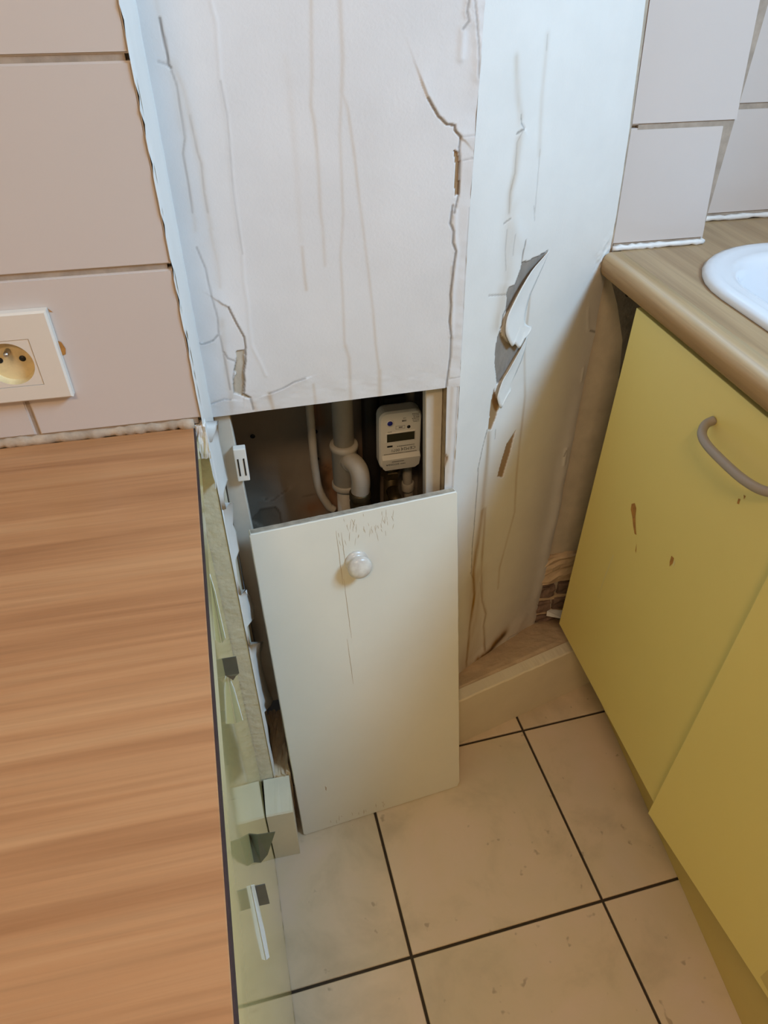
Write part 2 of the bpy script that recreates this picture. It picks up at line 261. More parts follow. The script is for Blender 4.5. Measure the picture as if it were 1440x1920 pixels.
M['plinth_paint'] = mat('plinth_paint', srgb(224, 210, 184), 0.45, var=0.06, vscale=12, bump=0.08, bscale=90)
M['plinth_top'] = mat('crumbling_plaster', srgb(218, 190, 156), 0.8, var=0.16, vscale=26, bump=0.6, bscale=60, bdist=0.004)
M['panel_paint'] = mat('panel_paint', srgb(226, 220, 206), 0.42, var=0.04, vscale=6, bump=0.08, bscale=140)
M['edge_wood'] = mat('worn_paint_edge', srgb(190, 176, 156), 0.8, var=0.35, vscale=70)
M['stile'] = mat('frame_paint', srgb(208, 198, 184), 0.55, var=0.08, vscale=30, bump=0.2, bscale=120)
M['raw_wood'] = mat('raw_wood', srgb(128, 88, 44), 0.7, var=0.3, vscale=25)
M['hair'] = mat('paint_cracks', srgb(168, 140, 104), 0.8)
M['white_plastic'] = mat('white_plastic', srgb(232, 228, 220), 0.35)
M['meter_white'] = mat('meter_plastic', srgb(238, 232, 220), 0.4)
M['ivory'] = mat('ivory_plastic', srgb(222, 214, 202), 0.32)
M['ivory_well'] = mat('stained_ivory_plastic', srgb(226, 206, 160), 0.35, var=0.25, vscale=60)
M['pvc'] = mat('painted_pipe', srgb(196, 186, 170), 0.5, var=0.12, vscale=25, bump=0.2, bscale=60)
M['brass'] = mat('dull_brass', srgb(96, 82, 56), 0.45, metal=0.7, var=0.3, vscale=60)
M['black'] = mat('black_plastic', srgb(18, 17, 16), 0.5)
M['ink'] = mat('printed_ink', srgb(40, 38, 36), 0.6)
M['lcd'] = mat('lcd_glass', srgb(62, 60, 46), 0.2)
M['blue'] = mat('blue_button', srgb(40, 44, 140), 0.35)
M['steel'] = mat('bright_metal', srgb(190, 192, 196), 0.28, metal=1.0)
M['tin'] = mat('galvanised_metal', srgb(122, 124, 128), 0.35, metal=0.85, var=0.1, vscale=60)
M['grey_handle'] = mat('grey_plastic_handle', srgb(150, 138, 126), 0.38)
M['ceramic'] = mat('white_ceramic', srgb(218, 221, 226), 0.12, spec=0.6)
M['knob'] = mat('worn_white_knob', srgb(226, 220, 210), 0.3, var=0.3, vscale=28, dark=srgb(186, 172, 160))
M['dark_edge'] = mat('raw_dark_edge', srgb(58, 40, 40), 0.8, var=0.3, vscale=80)
M['chip'] = mat('exposed_chipboard', srgb(186, 128, 58), 0.9, var=0.3, vscale=90)
M['scratch'] = mat('pale_scratch', srgb(224, 208, 146), 0.6)
M['wood_left'] = wood('beech_laminate', srgb(160, 110, 70), srgb(178, 127, 84), srgb(190, 142, 98), 0.33, yaw=-0.12)
M['wood_right'] = wood('oak_laminate', srgb(146, 118, 84), srgb(164, 136, 100), srgb(174, 147, 110), 0.36, across='X', yaw=0.02)
M['room_paint'] = mat('room_paint', srgb(232, 214, 184), 0.8, var=0.03, vscale=2)
M['ceiling'] = mat('ceiling_paint', srgb(226, 212, 190), 0.9, var=0.02, vscale=2)
M['glassy'] = mat('lamp_glass', srgb(240, 230, 210), 0.4)
def tile_mat():
    m = bpy.data.materials.new('beige_floor_tile'); m.use_nodes = True; t = NT(m)
    v = t.coords(kind='Object')
    oi = t.add('ShaderNodeObjectInfo')
    va = t.add('ShaderNodeVectorMath', operation='ADD')
    cx = t.add('ShaderNodeCombineXYZ'); ml = t.add('ShaderNodeMath', operation='MULTIPLY'); ml.inputs[1].default_value = 40
    t.l.new(oi.outputs['Random'], ml.inputs[0]); t.l.new(ml.outputs[0], cx.inputs[0]); t.l.new(ml.outputs[0], cx.inputs[2])
    t.l.new(v, va.inputs[0]); t.l.new(cx.outputs[0], va.inputs[1])
    n = t.noise(va.outputs[0], 7, 5, 0.6, 0.4)
    c = t.ramp(n, [(0.33, srgb(198, 178, 150)), (0.5, srgb(216, 194, 166)), (0.68, srgb(220, 196, 174))])
    n2 = t.noise(va.outputs[0], 2.6, 3, 0.6)
    c = t.mix(t.ramp(n2, [(0.5, (0,0,0,1)), (0.72, (0.5,0.5,0.5,1))]), c, srgb(194, 184, 152))
    n3 = t.noise(va.outputs[0], 46, 2, 0.5)
    c = t.mix(t.ramp(n3, [(0.70, (0,0,0,1)), (0.76, (0.6,0.6,0.6,1))]), c, srgb(150, 128, 104))
    t.l.new(c, t.b.inputs['Base Color']); t.b.inputs['Roughness'].default_value = 0.38
    t.bump(t.noise(v, 120, 3), 0.06, 0.001)
    return m
M['floor_tile'] = tile_mat()
# ---------------------------------------------------------------- object helpers
def wloc(o):
    p = Vector((0, 0, 0))
    while o is not None:
        p = p + o.location; o = o.parent
    return p
def obj(name, verts, faces, m, parent=None, smooth=False, solid=0.0):
    vs = np.array([tuple(v) for v in verts], dtype=float)
    lo, hi = vs.min(0), vs.max(0)
    org = (lo+hi)/2
    if parent is None: org[2] = lo[2]
    me = bpy.data.meshes.new(name)
    me.from_pydata([tuple(v) for v in vs-org], [], [tuple(f) for f in faces])
    me.update()
    if smooth: me.polygons.foreach_set('use_smooth', [True]*len(me.polygons))
    if m is not None: me.materials.append(m)
    o = bpy.data.objects.new(name, me); COL.objects.link(o)
    o.location = Vector(org)
    if parent is not None:
        o.location = Vector(org)-wloc(parent); o.parent = parent
    if solid:
        s = o.modifiers.new('thickness', 'SOLIDIFY'); s.thickness = solid; s.offset = 0
    return o
def bmobj(name, bm, m, parent=None, smooth=False):
    bm.verts.ensure_lookup_table()
    idx = {v: i for i, v in enumerate(bm.verts)}
    vs = [v.co.copy() for v in bm.verts]; fs = [[idx[v] for v in f.verts] for f in bm.faces]
    bm.free()
    return obj(name, vs, fs, m, parent, smooth)
def tag(o, label=None, cat=None, group=None, kind=None):
    for k, v in (('label', label), ('category', cat), ('group', group), ('kind', kind)):
        if v: o[k] = v
    return o
def thing(name, loc, label, cat, group=None):
    o = bpy.data.objects.new(name, None); COL.objects.link(o); o.location = loc; o.empty_display_size = 0.05
    return tag(o, label, cat, group)
def structure(name, loc):
    o = bpy.data.objects.new(name, None); COL.objects.link(o); o.location = loc
    return tag(o, kind='structure')
class Fr:
    """a local frame: origin, unit axes a, b, c"""
    def __init__(s, o, a=(1,0,0), b=(0,1,0), c=(0,0,1)):
        s.o = Vector(o); s.a = Vector(a).normalized(); s.b = Vector(b).normalized(); s.c = Vector(c).normalized()
    def __call__(s, x, y, z): return s.o + s.a*x + s.b*y + s.c*z
def yawfr(o, deg):
    a = R(deg); return Fr(o, (math.cos(a), math.sin(a), 0), (-math.sin(a), math.cos(a), 0))
WORLD = Fr((0,0,0))
def bm_box(bm, x0, x1, y0, y1, z0, z1, fr=WORLD, bev=0.0, seg=1):
    vs = [bm.verts.new(fr(x, y, z)) for x in (x0, x1) for y in (y0, y1) for z in (z0, z1)]
    q = [(0,1,3,2), (4,6,7,5), (0,4,5,1), (2,3,7,6), (0,2,6,4), (1,5,7,3)]
    fs = [bm.faces.new([vs[i] for i in f]) for f in q]
    if bev > 0:
        es = set(e for f in fs for e in f.edges)
        bmesh.ops.bevel(bm, geom=list(es), offset=bev, segments=seg, affect='EDGES', profile=0.6)
    return bm
def box(name, x0, x1, y0, y1, z0, z1, m, parent=None, fr=WORLD, bev=0.0, seg=2):
    bm = bmesh.new(); bm_box(bm, x0, x1, y0, y1, z0, z1, fr, bev, seg)
    bmesh.ops.recalc_face_normals(bm, faces=bm.faces)
    return bmobj(name, bm, m, parent)
def prism(name, poly, z0, z1, m, parent=None, fr=WORLD, bev=0.0):
    """polygon in the frame's a-b plane pushed along c"""
    bm = bmesh.new()
    b = [bm.verts.new(fr(x, y, z0)) for x, y in poly]; t = [bm.verts.new(fr(x, y, z1)) for x, y in poly]
    n = len(poly)
    bm.faces.new(b[::-1]); bm.faces.new(t)
    for i in range(n): bm.faces.new([b[i], b[(i+1) % n], t[(i+1) % n], t[i]])
    if bev: bmesh.ops.bevel(bm, geom=list(bm.edges), offset=bev, segments=1, affect='EDGES')
    bmesh.ops.recalc_face_normals(bm, faces=bm.faces)
    return bmobj(name, bm, m, parent)
def tube_geo(path, rad, n=14, cap=True):
    P = [Vector(p) for p in path]; k = len(P)
    rad = rad if isinstance(rad, (list, tuple)) else [rad]*k
    vs, fs = [], []
    t0 = (P[1]-P[0]).normalized()
    ref = Vector((0, 0, 1)) if abs(t0.z) < 0.9 else Vector((1, 0, 0))
    u = t0.cross(ref).normalized()
    for i, p in enumerate(P):
        t = (P[min(i+1, k-1)]-P[max(i-1, 0)]).normalized()
        u = (u - t*u.dot(t)).normalized(); v = t.cross(u)
        for j in range(n):
            a = 2*math.pi*j/n
            vs.append(p + (u*math.cos(a)+v*math.sin(a))*rad[i])
    for i in range(k-1):
        for j in range(n):
            fs.append((i*n+j, i*n+(j+1) % n, (i+1)*n+(j+1) % n, (i+1)*n+j))
    if cap:
        fs.append(tuple(range(n))[::-1]); fs.append(tuple((k-1)*n+j for j in range(n)))
    return vs, fs
def tube(name, path, rad, m, parent=None, n=14):
    vs, fs = tube_geo(path, rad, n)
    return obj(name, vs, fs, m, parent, smooth=True)
def smooth_path(pts, n=8):
    P = [Vector(p) for p in pts]; P = [P[0]*2-P[1]] + P + [P[-1]*2-P[-2]]
    out = []
    for i in range(1, len(P)-2):
        for k in range(n):
            t = k/n
            out.append(0.5*((2*P[i]) + (P[i+1]-P[i-1])*t + (2*P[i-1]-5*P[i]+4*P[i+1]-P[i+2])*t*t + (3*P[i]-P[i-1]-3*P[i+1]+P[i+2])*t**3))
    out.append(P[-2]); return out
def lathe(name, prof, fr, m, parent=None, n=32, smooth=True):
    """profile (radius, height along c)"""
    vs, fs = [], []
    for r, h in prof:
        for j in range(n):
            a = 2*math.pi*j/n; vs.append(fr(r*math.cos(a), r*math.sin(a), h))
    k = len(prof)
    for i in range(k-1):
        for j in range(n): fs.append((i*n+j, i*n+(j+1) % n, (i+1)*n+(j+1) % n, (i+1)*n+j))
    fs.append(tuple(range(n))[::-1]); fs.append(tuple((k-1)*n+j for j in range(n)))
    return obj(name, vs, fs, m, parent, smooth)
def copy_of(src, dx=(0,0,0)):
    c = src.copy(); COL.objects.link(c); c.location = src.location + Vector(dx); return c
def text(name, body, size, fr, m, parent, sx=1.0):
    cu = bpy.data.curves.new(name, 'FONT'); cu.body = body; cu.size = size; cu.align_x = 'CENTER'; cu.align_y = 'CENTER'
    cu.resolution_u = 2
    o = bpy.data.objects.new(name, cu); COL.objects.link(o)
    bpy.context.view_layer.update()
    me = bpy.data.meshes.new_from_object(o)
    vs = [fr(v.co.x*sx, v.co.y, 0.0) for v in me.vertices]; fs = [tuple(p.vertices) for p in me.polygons]
    bpy.data.objects.remove(o)
    return obj(name, vs, fs, m, parent)
# ---------------------------------------------------------------- geometry constants
YC = 0.8972; YAW = 2.0406
CF = (math.cos(R(YAW)), math.sin(R(YAW)))
def front_pt(s, z, d=0.0):            # column front plane; d is how far it comes forward
    return Vector((CF[0]*s + CF[1]*d, YC + CF[1]*s - CF[0]*d, z))
K0 = np.array([0.2215, 0.9051]); I0 = np.array([0.5149, 1.0764]); L0 = 0.33975
CD = (I0-K0)/np.linalg.norm(I0-K0)
def kz(z): return float(np.interp(z, [0, 0.66, 0.853, 1.085, 1.29, 2.7], [0.240, 0.2300, 0.2263, 0.2212, 0.2205, 0.2205]))
def rz(z): return float(np.interp(z, [0.0, 0.962, 1.135, 1.2787, 2.7], [0.3405, 0.3398, 0.3225, 0.2985, 0.2985]))
def corner_raw(s, z, d=0.0):
    return Vector((K0[0]+CD[0]*s + CD[1]*d, K0[1]+CD[1]*s - CD[0]*d, z))
def corner_pt(s, z, d=0.0):           # s measured in the plane; blends to the column edge on the left
    p = corner_raw(s, z, d)
    k = front_pt(kz(z), z)
    wgt = max(0.0, 1-s/0.12)
    k0 = corner_raw(0, z)
    return p + (k-k0)*wgt
# ---------------------------------------------------------------- marks -> vertex fields
def seg_fields(S, Z, marks):
    wk = 0.75
    f = {k: np.zeros(S.shape) for k in ('stain', 'crack', 'bare', 'bare2', 'mold')}
    disp = np.zeros(S.shape)
    for kind, wd, st, L in marks:
        A = np.array(L)
        lo = A.min(0); hi = A.max(0)
        if kind in ('bare', 'bare2'):
            inside = np.zeros(S.shape, bool); x, y = A[:, 0], A[:, 1]; n = len(A)
            for i in range(n):
                j = (i-1) % n
                c = ((y[i] > Z) != (y[j] > Z)) & (S < (x[j]-x[i])*(Z-y[i])/(y[j]-y[i]+1e-12)+x[i])
                inside ^= c
            f[kind] = np.maximum(f[kind], inside*st); disp -= inside*0.0022
            continue
        pad = wd*2.5+0.004
        msk = (S > lo[0]-pad) & (S < hi[0]+pad) & (Z > lo[1]-pad) & (Z < hi[1]+pad)
        if not msk.any(): continue
        s, z = S[msk], Z[msk]
        d = np.full(s.shape, 9.0); side = np.zeros(s.shape)
        for i in range(len(A)-1):
            p, q = A[i], A[i+1]; v = q-p; l2 = v@v
            if l2 < 1e-12: continue
            t = np.clip(((s-p[0])*v[0]+(z-p[1])*v[1])/l2, 0, 1)
            ex, ez = s-p[0]-t*v[0], z-p[1]-t*v[1]
            dd = np.hypot(ex, ez); cr = v[0]*(z-p[1])-v[1]*(s-p[0])
            b = dd < d; d[b] = dd[b]; side[b] = np.sign(cr[b])
        if kind == 'ridge':
            disp[msk] += 0.55*st*np.exp(-(d/wd)**2)
        elif kind == 'lift':
            disp[msk] += np.where(side > 0, 0.6*st*np.exp(-d/(wd*0.45)), 0)
        else:
            g = st*np.exp(-(d/wd)**2) if kind != 'crack' else st*np.clip(1.6-d/wd, 0, 1)
            f[kind][msk] = np.maximum(f[kind][msk], g)
            if kind == 'crack': disp[msk] -= 0.0008*st*(d < wd*1.3)
    return f, disp
def fbm(S, Z, scale, seed, octv=3):
    r = np.random.default_rng(seed); out = np.zeros(S.shape); amp = 1
    for o in range(octv):
        for k in range(5):
            a = r.uniform(0, 2*math.pi); ph = r.uniform(0, 6.28); fr = scale*(2**o)*r.uniform(0.7, 1.3)
            out += amp*np.sin((S*math.cos(a)+Z*math.sin(a))*fr+ph)/5
        amp *= 0.5
    return out
def marked_wall(name, svals, zvals, marks, fn, m, parent, extra=None, srange=None):
    Zs = np.array(zvals); nz, ns = len(Zs), len(svals)
    S = np.zeros((nz, ns)); Z = np.repeat(Zs[:, None], ns, 1)
    for i, z in enumerate(Zs):
        a, b = srange(z); S[i] = a + (b-a)*np.array(svals)
    f, disp = seg_fields(S, Z, marks)
    if extra is not None: disp = disp + extra(S, Z)
    vs = [fn(float(S[i, j]), float(Z[i, j]), float(disp[i, j])) for i in range(nz) for j in range(ns)]
    fs = [(i*ns+j, i*ns+j+1, (i+1)*ns+j+1, (i+1)*ns+j) for i in range(nz-1) for j in range(ns-1)]
    o = obj(name, vs, fs, m, parent, smooth=True)
    for k, a in f.items():
        at = o.data.attributes.new(k, 'FLOAT', 'POINT'); at.data.foreach_set('value', a.ravel().astype(np.float32))
    return o
# ================================================================ SETTING
# ---- floor
floor = structure('floor', (0, 0, -0.05))
box('floor_slab', -1.6, 1.3, -1.7, 1.35, -0.05, -0.004, M['joint'], floor)
FT = yawfr((0.0767, 0.4804, 0), 2.7)
first = None
for i in range(-5, 4):
    for j in range(-6, 3):
        c = FT(0.36*(i+0.5), 0.36*(j+0.5), 0)
        if not (-1.35 < c.x < 1.15 and -1.45 < c.y < 1.25): continue
        if first is None:
            bm = bmesh.new(); bm_box(bm, -0.1774, 0.1774, -0.1774, 0.1774, -0.0095, 0.0)
            bmesh.ops.bevel(bm, geom=[e for e in bm.edges if all(v.co.z > -0.001 for v in e.verts)], offset=0.0012, segments=1, affect='EDGES')
            bmesh.ops.recalc_face_normals(bm, faces=bm.faces)
            first = bmobj('tile', bm, M['floor_tile'], floor); o = first
        else:
            o = first.copy(); COL.objects.link(o)
        o.location = (c.x, c.y, 0.05-0.00475-0.0002*random.random()); o.rotation_euler = (0, 0, R(2.7))
# ---- left tiled wall
wl = structure('wall_left', (-0.76, 0.76, 0))
box('wall_body', -1.45, -0.1186, 0.7635, 0.8950, 0, 2.7, M['cream'], wl)
box('grout_bed', -1.45, -0.1225, 0.7508, 0.7640, 0.93, 2.7, M['grout'], wl)
XT = -0.1187; PW = 0.1690; PH = 0.1642
tfirst = {}
for r in range(10):
    z0 = 0.9375 if r == 0 else 1.1023+PH*(r-1)
    z1 = 1.1023+PH*r
    for c in range(8):
        key = r == 0
        if r > 9: break
        x1 = XT-PW*c-(0.0008 if c else 0); x0 = XT-PW*(c+1)+0.0042; zt = z1-0.0025; zb = z0+(0.0025 if r else 0)
        if key not in tfirst:
            bm = bmesh.new(); bm_box(bm, x0, x1, 0.7490, 0.7570, zb, zt)
            bmesh.ops.bevel(bm, geom=[e for e in bm.edges if all(v.co.y < 0.75 for v in e.verts)], offset=0.0013, segments=2, affect='EDGES')
            bmesh.ops.recalc_face_normals(bm, faces=bm.faces)
            tfirst[key] = (bmobj('tile', bm, M['pink_tile'], wl), x0, zb); continue
        s, sx, sz = tfirst[key]
        copy_of(s, (x0-sx, (random.random()-0.5)*0.0008, zb-sz))
# sealant bead where tiles meet the left worktop
def bead(name, p0, p1, rad, m, parent, jit=0.0012, n=40, ny=None, seed=1):
    rr = random.Random(seed); P = []; r = []
    for i in range(n+1):
        t = i/n; p = Vector(p0).lerp(Vector(p1), t)
        P.append(p+Vector((0, rr.uniform(-jit, jit), rr.uniform(-jit, jit)))); r.append(rad*rr.uniform(0.75, 1.25))
    return tube(name, P, r, m, parent, 8)
bead('sealant_bead', (-1.35, 0.7520, 0.9305), (-0.1275, 0.7520, 0.9305), 0.0068, M['dirty_caulk'], wl, 0.0007, 220, seed=3)
# return of that wall into the niche: bluish white paint above, torn paint below the opening's lintel
zs = [0.84+0.01*i for i in range(0, 60)]+[1.6, 2.0, 2.7]
rr = random.Random(8); vs = []; fs = []
for i, z in enumerate(zs):
    j = rr.uniform(-0.0012, 0.0012)
    for y in (0.7475+j*0.3, 0.7500, 0.78, 0.84, 0.8945): vs.append((-0.1180+(0.0006 if y > 0.7476 else -0.0006)+rr.uniform(-.0003, .0003), y, z))
for i in range(len(zs)-1):
    for k in range(4): fs.append((i*5+k, i*5+k+1, (i+1)*5+k+1, (i+1)*5+k))
obj('return_paint', vs, fs, M['paint'], wl, smooth=True)
# torn paint sheet hanging on the return
def tip_push(i): return 0.0
ns = 7; vs = []; fs = []
for i, (p, zf) in enumerate(zip(TORN[2:], TORN_FIX[2:])):
    a = Vector((-0.1176, 0.7625, zf)); b = Vector(p)
    for k in range(ns):
        t = k/(ns-1); q = a.lerp(b, t)
        q.x += 0.0035*math.sin(t*math.pi*0.5)**3 * (1 if b.y > 0.80 else 0.3)
        vs.append(q)
for i in range(len(TORN)-3):
    for k in range(ns-1): fs.append((i*ns+k, i*ns+k+1, (i+1)*ns+k+1, (i+1)*ns+k))
obj('torn_paint_sheet', vs, fs, M['flap'], wl, smooth=True, solid=0.0006)
# small brown chips along the painted edge
for y, z, h, wd in ((0.7535, 1.238, 0.030, 0.0030), (0.756, 1.180, 0.018, 0.0030), (0.752, 1.150, 0.008, 0.002), (0.752, 1.085, 0.030, 0.0040), (0.757, 1.030, 0.012, 0.006), (0.757, 1.005, 0.026, 0.005), (0.756, 0.985, 0.014, 0.0035), (0.756, 0.962, 0.030, 0.003), (0.751, 1.06, 0.010, 0.002)):
    poly = [(y-wd/2, z-h*0.1), (y, z-h/2), (y+wd/2, z-h*0.15), (y+wd/2, z+h*0.2), (y+0.0005, z+h/2), (y-wd/2, z+h*0.25)]
    obj('paint_chip', [(-0.11695, a, b) for a, b in poly], [tuple(range(6))], M['rough'], wl)
# lumpy plaster plug beside the worktop corner
rr = random.Random(5); bm = bmesh.new(); bm_box(bm, -0.1275, -0.1165, 0.7475, 0.7632, 0.884, 0.9275)
bmesh.ops.subdivide_edges(bm, edges=bm.edges[:], cuts=5, use_grid_fill=True)
for v in bm.verts: v.co += Vector((rr.uniform(-1, 1)*0.0006, rr.uniform(-1, 1)*0.0011, rr.uniform(-1, 1)*0.0011))
bmobj('plaster_plug', bm, M['paint'], wl)
# ---- column front with the meter opening
wf = structure('wall_front', (0.05, 0.9, 0.85))
zf = list(np.arange(0.8499, 1.34, 0.0012))+[1.36, 1.5, 1.8, 2.2, 2.7]
def fx(S, Z): return 0.0003*fbm(S, Z, 35, 2) + 0.0005*np.exp(-((Z-0.87)/0.02)**2)*fbm(S, Z, 160, 3) + 0.0011*np.exp(-((S-kz(1.0))/0.012)**2)*fbm(S, Z, 90, 5) + 0.0012*np.exp(-((S+0.10)/0.03)**2)*np.exp(-((Z-0.92)/0.08)**2)*(1+fbm(S, Z, 60, 6))
marked_wall('painted_face', np.linspace(0, 1, 290), zf, FRONT_MARKS, front_pt, M['front'], wf, fx, lambda z: (-0.1245, kz(z)))
# lintel thickness
vs = [front_pt(-0.1245, 0.8499, -0.0005), front_pt(0.2263, 0.8499, -0.0005), front_pt(0.2263, 0.8499, -0.10), front_pt(-0.1245, 0.8499, -0.10), front_pt(-0.1245, 0.92, -0.10), front_pt(0.2263, 0.92, -0.10)]
obj('lintel', vs, [(0, 1, 2, 3), (3, 2, 5, 4)], M['rough'], wf)
# strip of wall right of the opening
def oxr(z): return float(np.interp(z, [0, 0.653, 0.85], [0.236, 0.2152, 0.2075]))
def fx2(S, Z): return 0.0006*fbm(S, Z, 60, 9) + 0.0012*np.exp(-((S-0.228)/0.005)**2)*fbm(S, Z, 110, 5)
E=[]
strip_marks = [('crack', 0.0010, 0.4, [(0.2235, 0.85), (0.2255, 0.76), (0.2275, 0.66)]), ('stain', 0.006, 0.35, [(0.2115, 0.74), (0.2135, 0.68)]), ('bare2', 0, 0.8, [(0.2110, 0.735), (0.2170, 0.730), (0.2150, 0.715), (0.2118, 0.705)]), ('stain', 0.003, 0.3, [(0.215, 0.85), (0.216, 0.80), (0.2175, 0.70)])]
marked_wall('jamb_face', np.linspace(0, 1, 14), list(np.arange(0.0, 0.8519, 0.004))+[0.8519], strip_marks, front_pt, M['front'], wf, fx2, lambda z: (oxr(z), kz(z)))
vs = [front_pt(oxr(0.85), 0.85), front_pt(oxr(0.0), 0.0), front_pt(oxr(0.0), 0.0, -0.09), front_pt(oxr(0.85), 0.85, -0.09)]
obj('jamb_side', vs, [(0, 1, 2, 3)], M['rough'], wf)
# ---- chamfered corner wall
wc = structure('wall_corner', (0.37, 1.0, 0))
zc = list(np.arange(0.0, 1.33, 0.0016))+[1.35, 1.5, 1.9, 2.3, 2.7]
def cx(S, Z):
    return (0.0007*fbm(S, Z, 28, 12) + 0.0035*np.exp(-((Z-0.12)/0.05)**2)*fbm(S, Z, 40, 14)
            + 0.010*np.exp(-((S-0.335)/0.02)**2)*np.clip((0.95-Z)*2, 0, 1)*(0.5+0.3*fbm(S, Z, 30, 15))
            + 0.003*np.exp(-((Z-0.955)/0.03)**2)*np.exp(-((S-0.325)/0.02)**2)*fbm(S, Z, 150, 16))
marked_wall('painted_face', np.linspace(0, 1, 220), zc, CORNER_MARKS, corner_pt, M['corner'], wc, cx, lambda z: (0.0, rz(z)))
# curling paint flaps on it
def flap(name, fix, free, lift, parent, n=9):
    vs, fs = [], []
    m = len(free)
    fixr = []
    # resample the attached line to the free line's count
    A = np.array(fix); seg = np.r_[0, np.cumsum(np.hypot(*(A[1:]-A[:-1]).T))]; seg /= seg[-1]
    B = np.array(free); sb = np.r_[0, np.cumsum(np.hypot(*(B[1:]-B[:-1]).T))]; sb /= sb[-1]
    for i in range(m):
        a = (np.interp(sb[i], seg, A[:, 0]), np.interp(sb[i], seg, A[:, 1])); b = free[i]
        env = math.sin(math.pi*min(max(sb[i], 0.0), 1.0))**0.6 if 0 < sb[i] < 1 else 0.0
        for k in range(n):
            t = k/(n-1)
            s = a[0]+(b[0]-a[0])*t; z = a[1]+(b[1]-a[1])*t
            d = 0.0006 + lift*env*(t**1.6)
            vs.append(corner_pt(s, z, d))
    for i in range(m-1):
        for k in range(n-1): fs.append((i*n+k, i*n+k+1, (i+1)*n+k+1, (i+1)*n+k))
    return obj(name, vs, fs, M['flap'], parent, smooth=True, solid=0.0007)
def densify(L, k=4):
    return [(p.x, p.y) for p in smooth_path([(a, b, 0) for a, b in L], k)]
flap('paint_flap', FLAP_A_FIX, densify(FLAP_A_FREE, 3), 0.006, wc)
flap('paint_flap', FLAP_B_FIX, densify(FLAP_B_FREE, 3), 0.0055, wc)
# ---- right back wall: tiled jog and deeper part
wb = structure('wall_back', (0.8, 1.1, 0))
box('wall_body', 0.500, 0.668, 1.0850, 1.30, 0, 2.7, M['tan_plaster'], wb)
prism('bare_cement', [(0.5195, 0.962), (0.668, 0.962), (0.668, 0.60), (0.615, 0.62), (0.592, 0.70), (0.578, 0.80), (0.552, 0.868), (0.524, 0.925)], -0.0004, 0.0012, M['grey_cement'], wb, fr=Fr((0, 1.0848, 0), (1, 0, 0), (0, 0, 1), (0, -1, 0)))
box('wall_body', 0.668, 1.30, 1.1880, 1.30, 0, 2.7, M['grey_cement'], wb)
box('grout_bed', 0.5185, 0.6685, 1.0781, 1.0852, 0.962, 2.7, M['grout'], wb)
box('grout_bed', 0.6680, 1.16, 1.1798, 1.1882, 0.962, 2.7, M['grout'], wb)
rows = [(0.9690, 1.1338)]+[(1.1338+PH*k, 1.1338+PH*(k+1)) for k in range(0, 9)]
def quad_tile(x0b, x0t, x1b, x1t, y, z0, z1):
    bm = bmesh.new()
    c = [(x0b, z0), (x1b, z0), (x1t, z1), (x0t, z1)]
    fr_ = [bm.verts.new((x, y, z)) for x, z in c]; bk = [bm.verts.new((x, y+0.008, z)) for x, z in c]
    bm.faces.new(fr_); bm.faces.new(bk[::-1])
    for i in range(4): bm.faces.new([fr_[i], bk[i], bk[(i+1) % 4], fr_[(i+1) % 4]])
    bmesh.ops.bevel(bm, geom=[e for e in bm.edges if all(v.co.y < y+0.001 for v in e.verts)], offset=0.002, segments=2, affect='EDGES')
    bmesh.ops.recalc_face_normals(bm, faces=bm.faces)
    return bmobj('tile', bm, M['pink_tile'], wb)
def txl(z): return float(np.interp(z, [0.962, 1.1337, 1.2776, 2.7], [0.5150, 0.5057, 0.4935, 0.4935]))
for z0, z1 in rows:
    quad_tile(txl(z0), txl(z1), 0.6715, 0.6715-(0.018 if z0 < 1.2 else 0.018), 1.0764, z0+0.002, z1-0.002)
    for k in range(2):
        xa = 0.7000+0.19*k
        quad_tile(xa, xa, xa+0.186, xa+0.186, 1.1780, z0+0.004, z1-0.001)
# strip that closes the joint between the corner wall and the tiles
vs = []; fs = []; rr = random.Random(2)
zz = list(np.arange(0.955, 1.34, 0.006))+[1.6, 2.7]
for z in zz:
    a = corner_pt(rz(z), z, 0.0002)+Vector((-0.0006, 0, 0)); b = Vector((txl(z)+0.002, 1.0768, z)); mm = (a+b)/2+Vector((rr.uniform(-1, 1)*0.0008, -0.0012, 0))
    vs += [a, mm, b]
for i in range(len(zz)-1):
    for k in range(2): fs.append((i*3+k, i*3+k+1, (i+1)*3+k+1, (i+1)*3+k))
obj('corner_sealant', vs, fs, M['dirty_caulk'], wb, smooth=True)
bead('caulk_bead', (0.516, 1.0750, 0.9655), (0.672, 1.0750, 0.9660), 0.0045, M['caulk'], wb, 0.0006, 24, seed=4)
bead('caulk_bead', (0.674, 1.1765, 0.9665), (1.12, 1.1765, 0.9665), 0.0042, M['caulk'], wb, 0.0006, 40, seed=6)
bead('caulk_bead', (0.6735, 1.077, 0.9655), (0.6735, 1.178, 0.9655), 0.0035, M['caulk'], wb, 0.0006, 12, seed=7)
